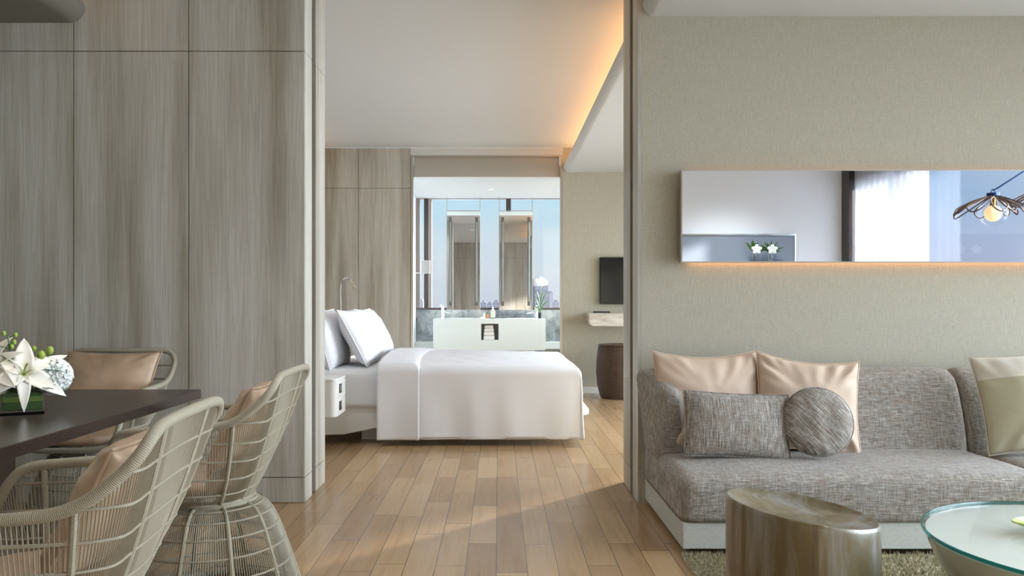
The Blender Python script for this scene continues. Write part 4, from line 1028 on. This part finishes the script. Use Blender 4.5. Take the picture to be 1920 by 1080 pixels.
# hanging mirrors with light tubes
def hang(px0, px1, label):
    y = 11.66; x0, x1 = atx(px0, y), atx(px1, y); z0, z1 = H-(581-VY)/F*y, H-(397-VY)/F*y
    e = empty('vanity_mirror', ((x0+x1)/2, y, z0)); tag(e, label, 'mirror', 'tall mirrors hung before the bathroom window'); hw = (x1-x0)/2; hh = z1-z0
    B(-hw, hw, .006, .03, 0, hh).build('mirror_back', M['white_trim'], e, smooth=False)
    B(-hw+.004, hw-.004, .0, .006, .0, hh-.055).build('mirror_glass', M['mirror'], e, smooth=False)
    B(-hw, hw, -.004, .006, hh-.055, hh).build('top_cap', M['solid_white'], e, smooth=False)
    for sg in (-1, 1):
        xx = sg*(hw-.05); B(xx-.020, xx+.020, -.012, .0, .06, hh-.08).build('lamp_recess', M['dark_grey'], e, smooth=False)
        MB().tube([(xx, -.02, .12), (xx, -.02, hh-.15)], .013, 12).build('light_tube', mat('frosted tube', (.20,.23,.215), .4), e)
        B(sg*hw-.004, sg*hw+.004, .005, .02, -.0, ZB-z0).build('hanging_rod', M['alu'], e, smooth=False)
    B(-hw, hw, .006, .018, hh+.008, hh+.020).build('cross_rail', M['alu'], e, smooth=False)
hang(838, 900, 'left of the two tall mirrors hung in front of the bathroom window')
hang(936, 998, 'right of the two tall mirrors hung in front of the bathroom window')
# shaving mirror on the side wall
sm = empty('shaving_mirror', (-1.22, 11.25, at(783, 512, 11.25).z)); tag(sm, 'square chrome magnifying mirror on a wall bracket at the left of the bathroom window', 'shaving mirror')
def so(px, py, y=11.25): return at(px, py, y)-Vector(sm.location)
MB().box(0, .012, -.03, .03, -.06, .06).build('wall_plate', M['chrome'], sm); a = so(797, 512)
MB().tube([(0,0,0), (.06,-.02,.0), (a.x-.03, -.05, 0), (a.x, -.05, 0), (a.x, -.05, .05)], .006, 8).build('arm', M['chrome'], sm)
q0, q1 = so(789, 514, 11.2), so(807, 488, 11.2); MB().box(q0.x, q1.x, -.065, -.050, q0.z, q1.z).build('mirror_head', M['chrome'], sm, bevel=.01)
MB().box(q0.x+.008, q1.x-.008, -.067, -.065, q0.z+.008, q1.z-.008).build('mirror_glass', mat('pale magnifying mirror', (.8,.8,.82), .12, metal=.6), sm, smooth=False)
# tub deck
td = tag(B(-1.218, 1.449, 11.30+.35, Y3-.001, .42, .525).build('stone_ledge', M['solid_white'], smooth=False, bevel=.004), 'white ledge running under the bathroom window behind the vanity', 'ledge')
td.data.name = 'stone_ledge'
struct(B(-1.218, 1.449, 11.70, Y3-.001, 0, .42).build('wall_ledge_base', M['marble'], smooth=False))
# ------------------------------------------------------------------ city far away
struct(B(-2500, 2500, 300, 2600, -64, -60).build('ground', M['land'], smooth=False))
def tower(px0, px1, py, Y, label, dep=25):
    x0, x1 = atx(px0, Y), atx(px1, Y); zt = H-(py-VY)/F*Y; e = empty('office_tower', ((x0+x1)/2, Y, -60)); tag(e, label, 'building', 'towers on the skyline')
    hw = (x1-x0)/2; MB().box(-hw, hw, 0, dep, 0, zt+60).build('facade', M['tower'], e, smooth=False); MB().box(-hw*.4, hw*.5, 2, dep*.6, zt+60, zt+60+Y*.0022).build('roof_plant', M['tower'], e, smooth=False)
tower(1003, 1028, 536, 400, 'widest hazy office tower behind the orchid'); tower(1029.5, 1037, 549, 430, 'narrow lower tower touching the widest tower on its right'); tower(994, 1001.5, 524, 445, 'tall thin tower just right of the right hanging mirror')
for px0, px1, py, lab in ((901, 911, 567, 'low hazy block on the horizon touching the left hanging mirror'), (913, 922, 569, 'lowest hazy block on the horizon midway between the hanging mirrors'), (924, 936, 566, 'low wide hazy block on the horizon touching the right hanging mirror')): tower(px0, px1, py, 900, lab)
tower(786, 793, 564, 800, 'low hazy block on the horizon at the left end of the bathroom window')
tower(1038, 1048, 566, 800, 'low hazy block at the right end of the bathroom window')
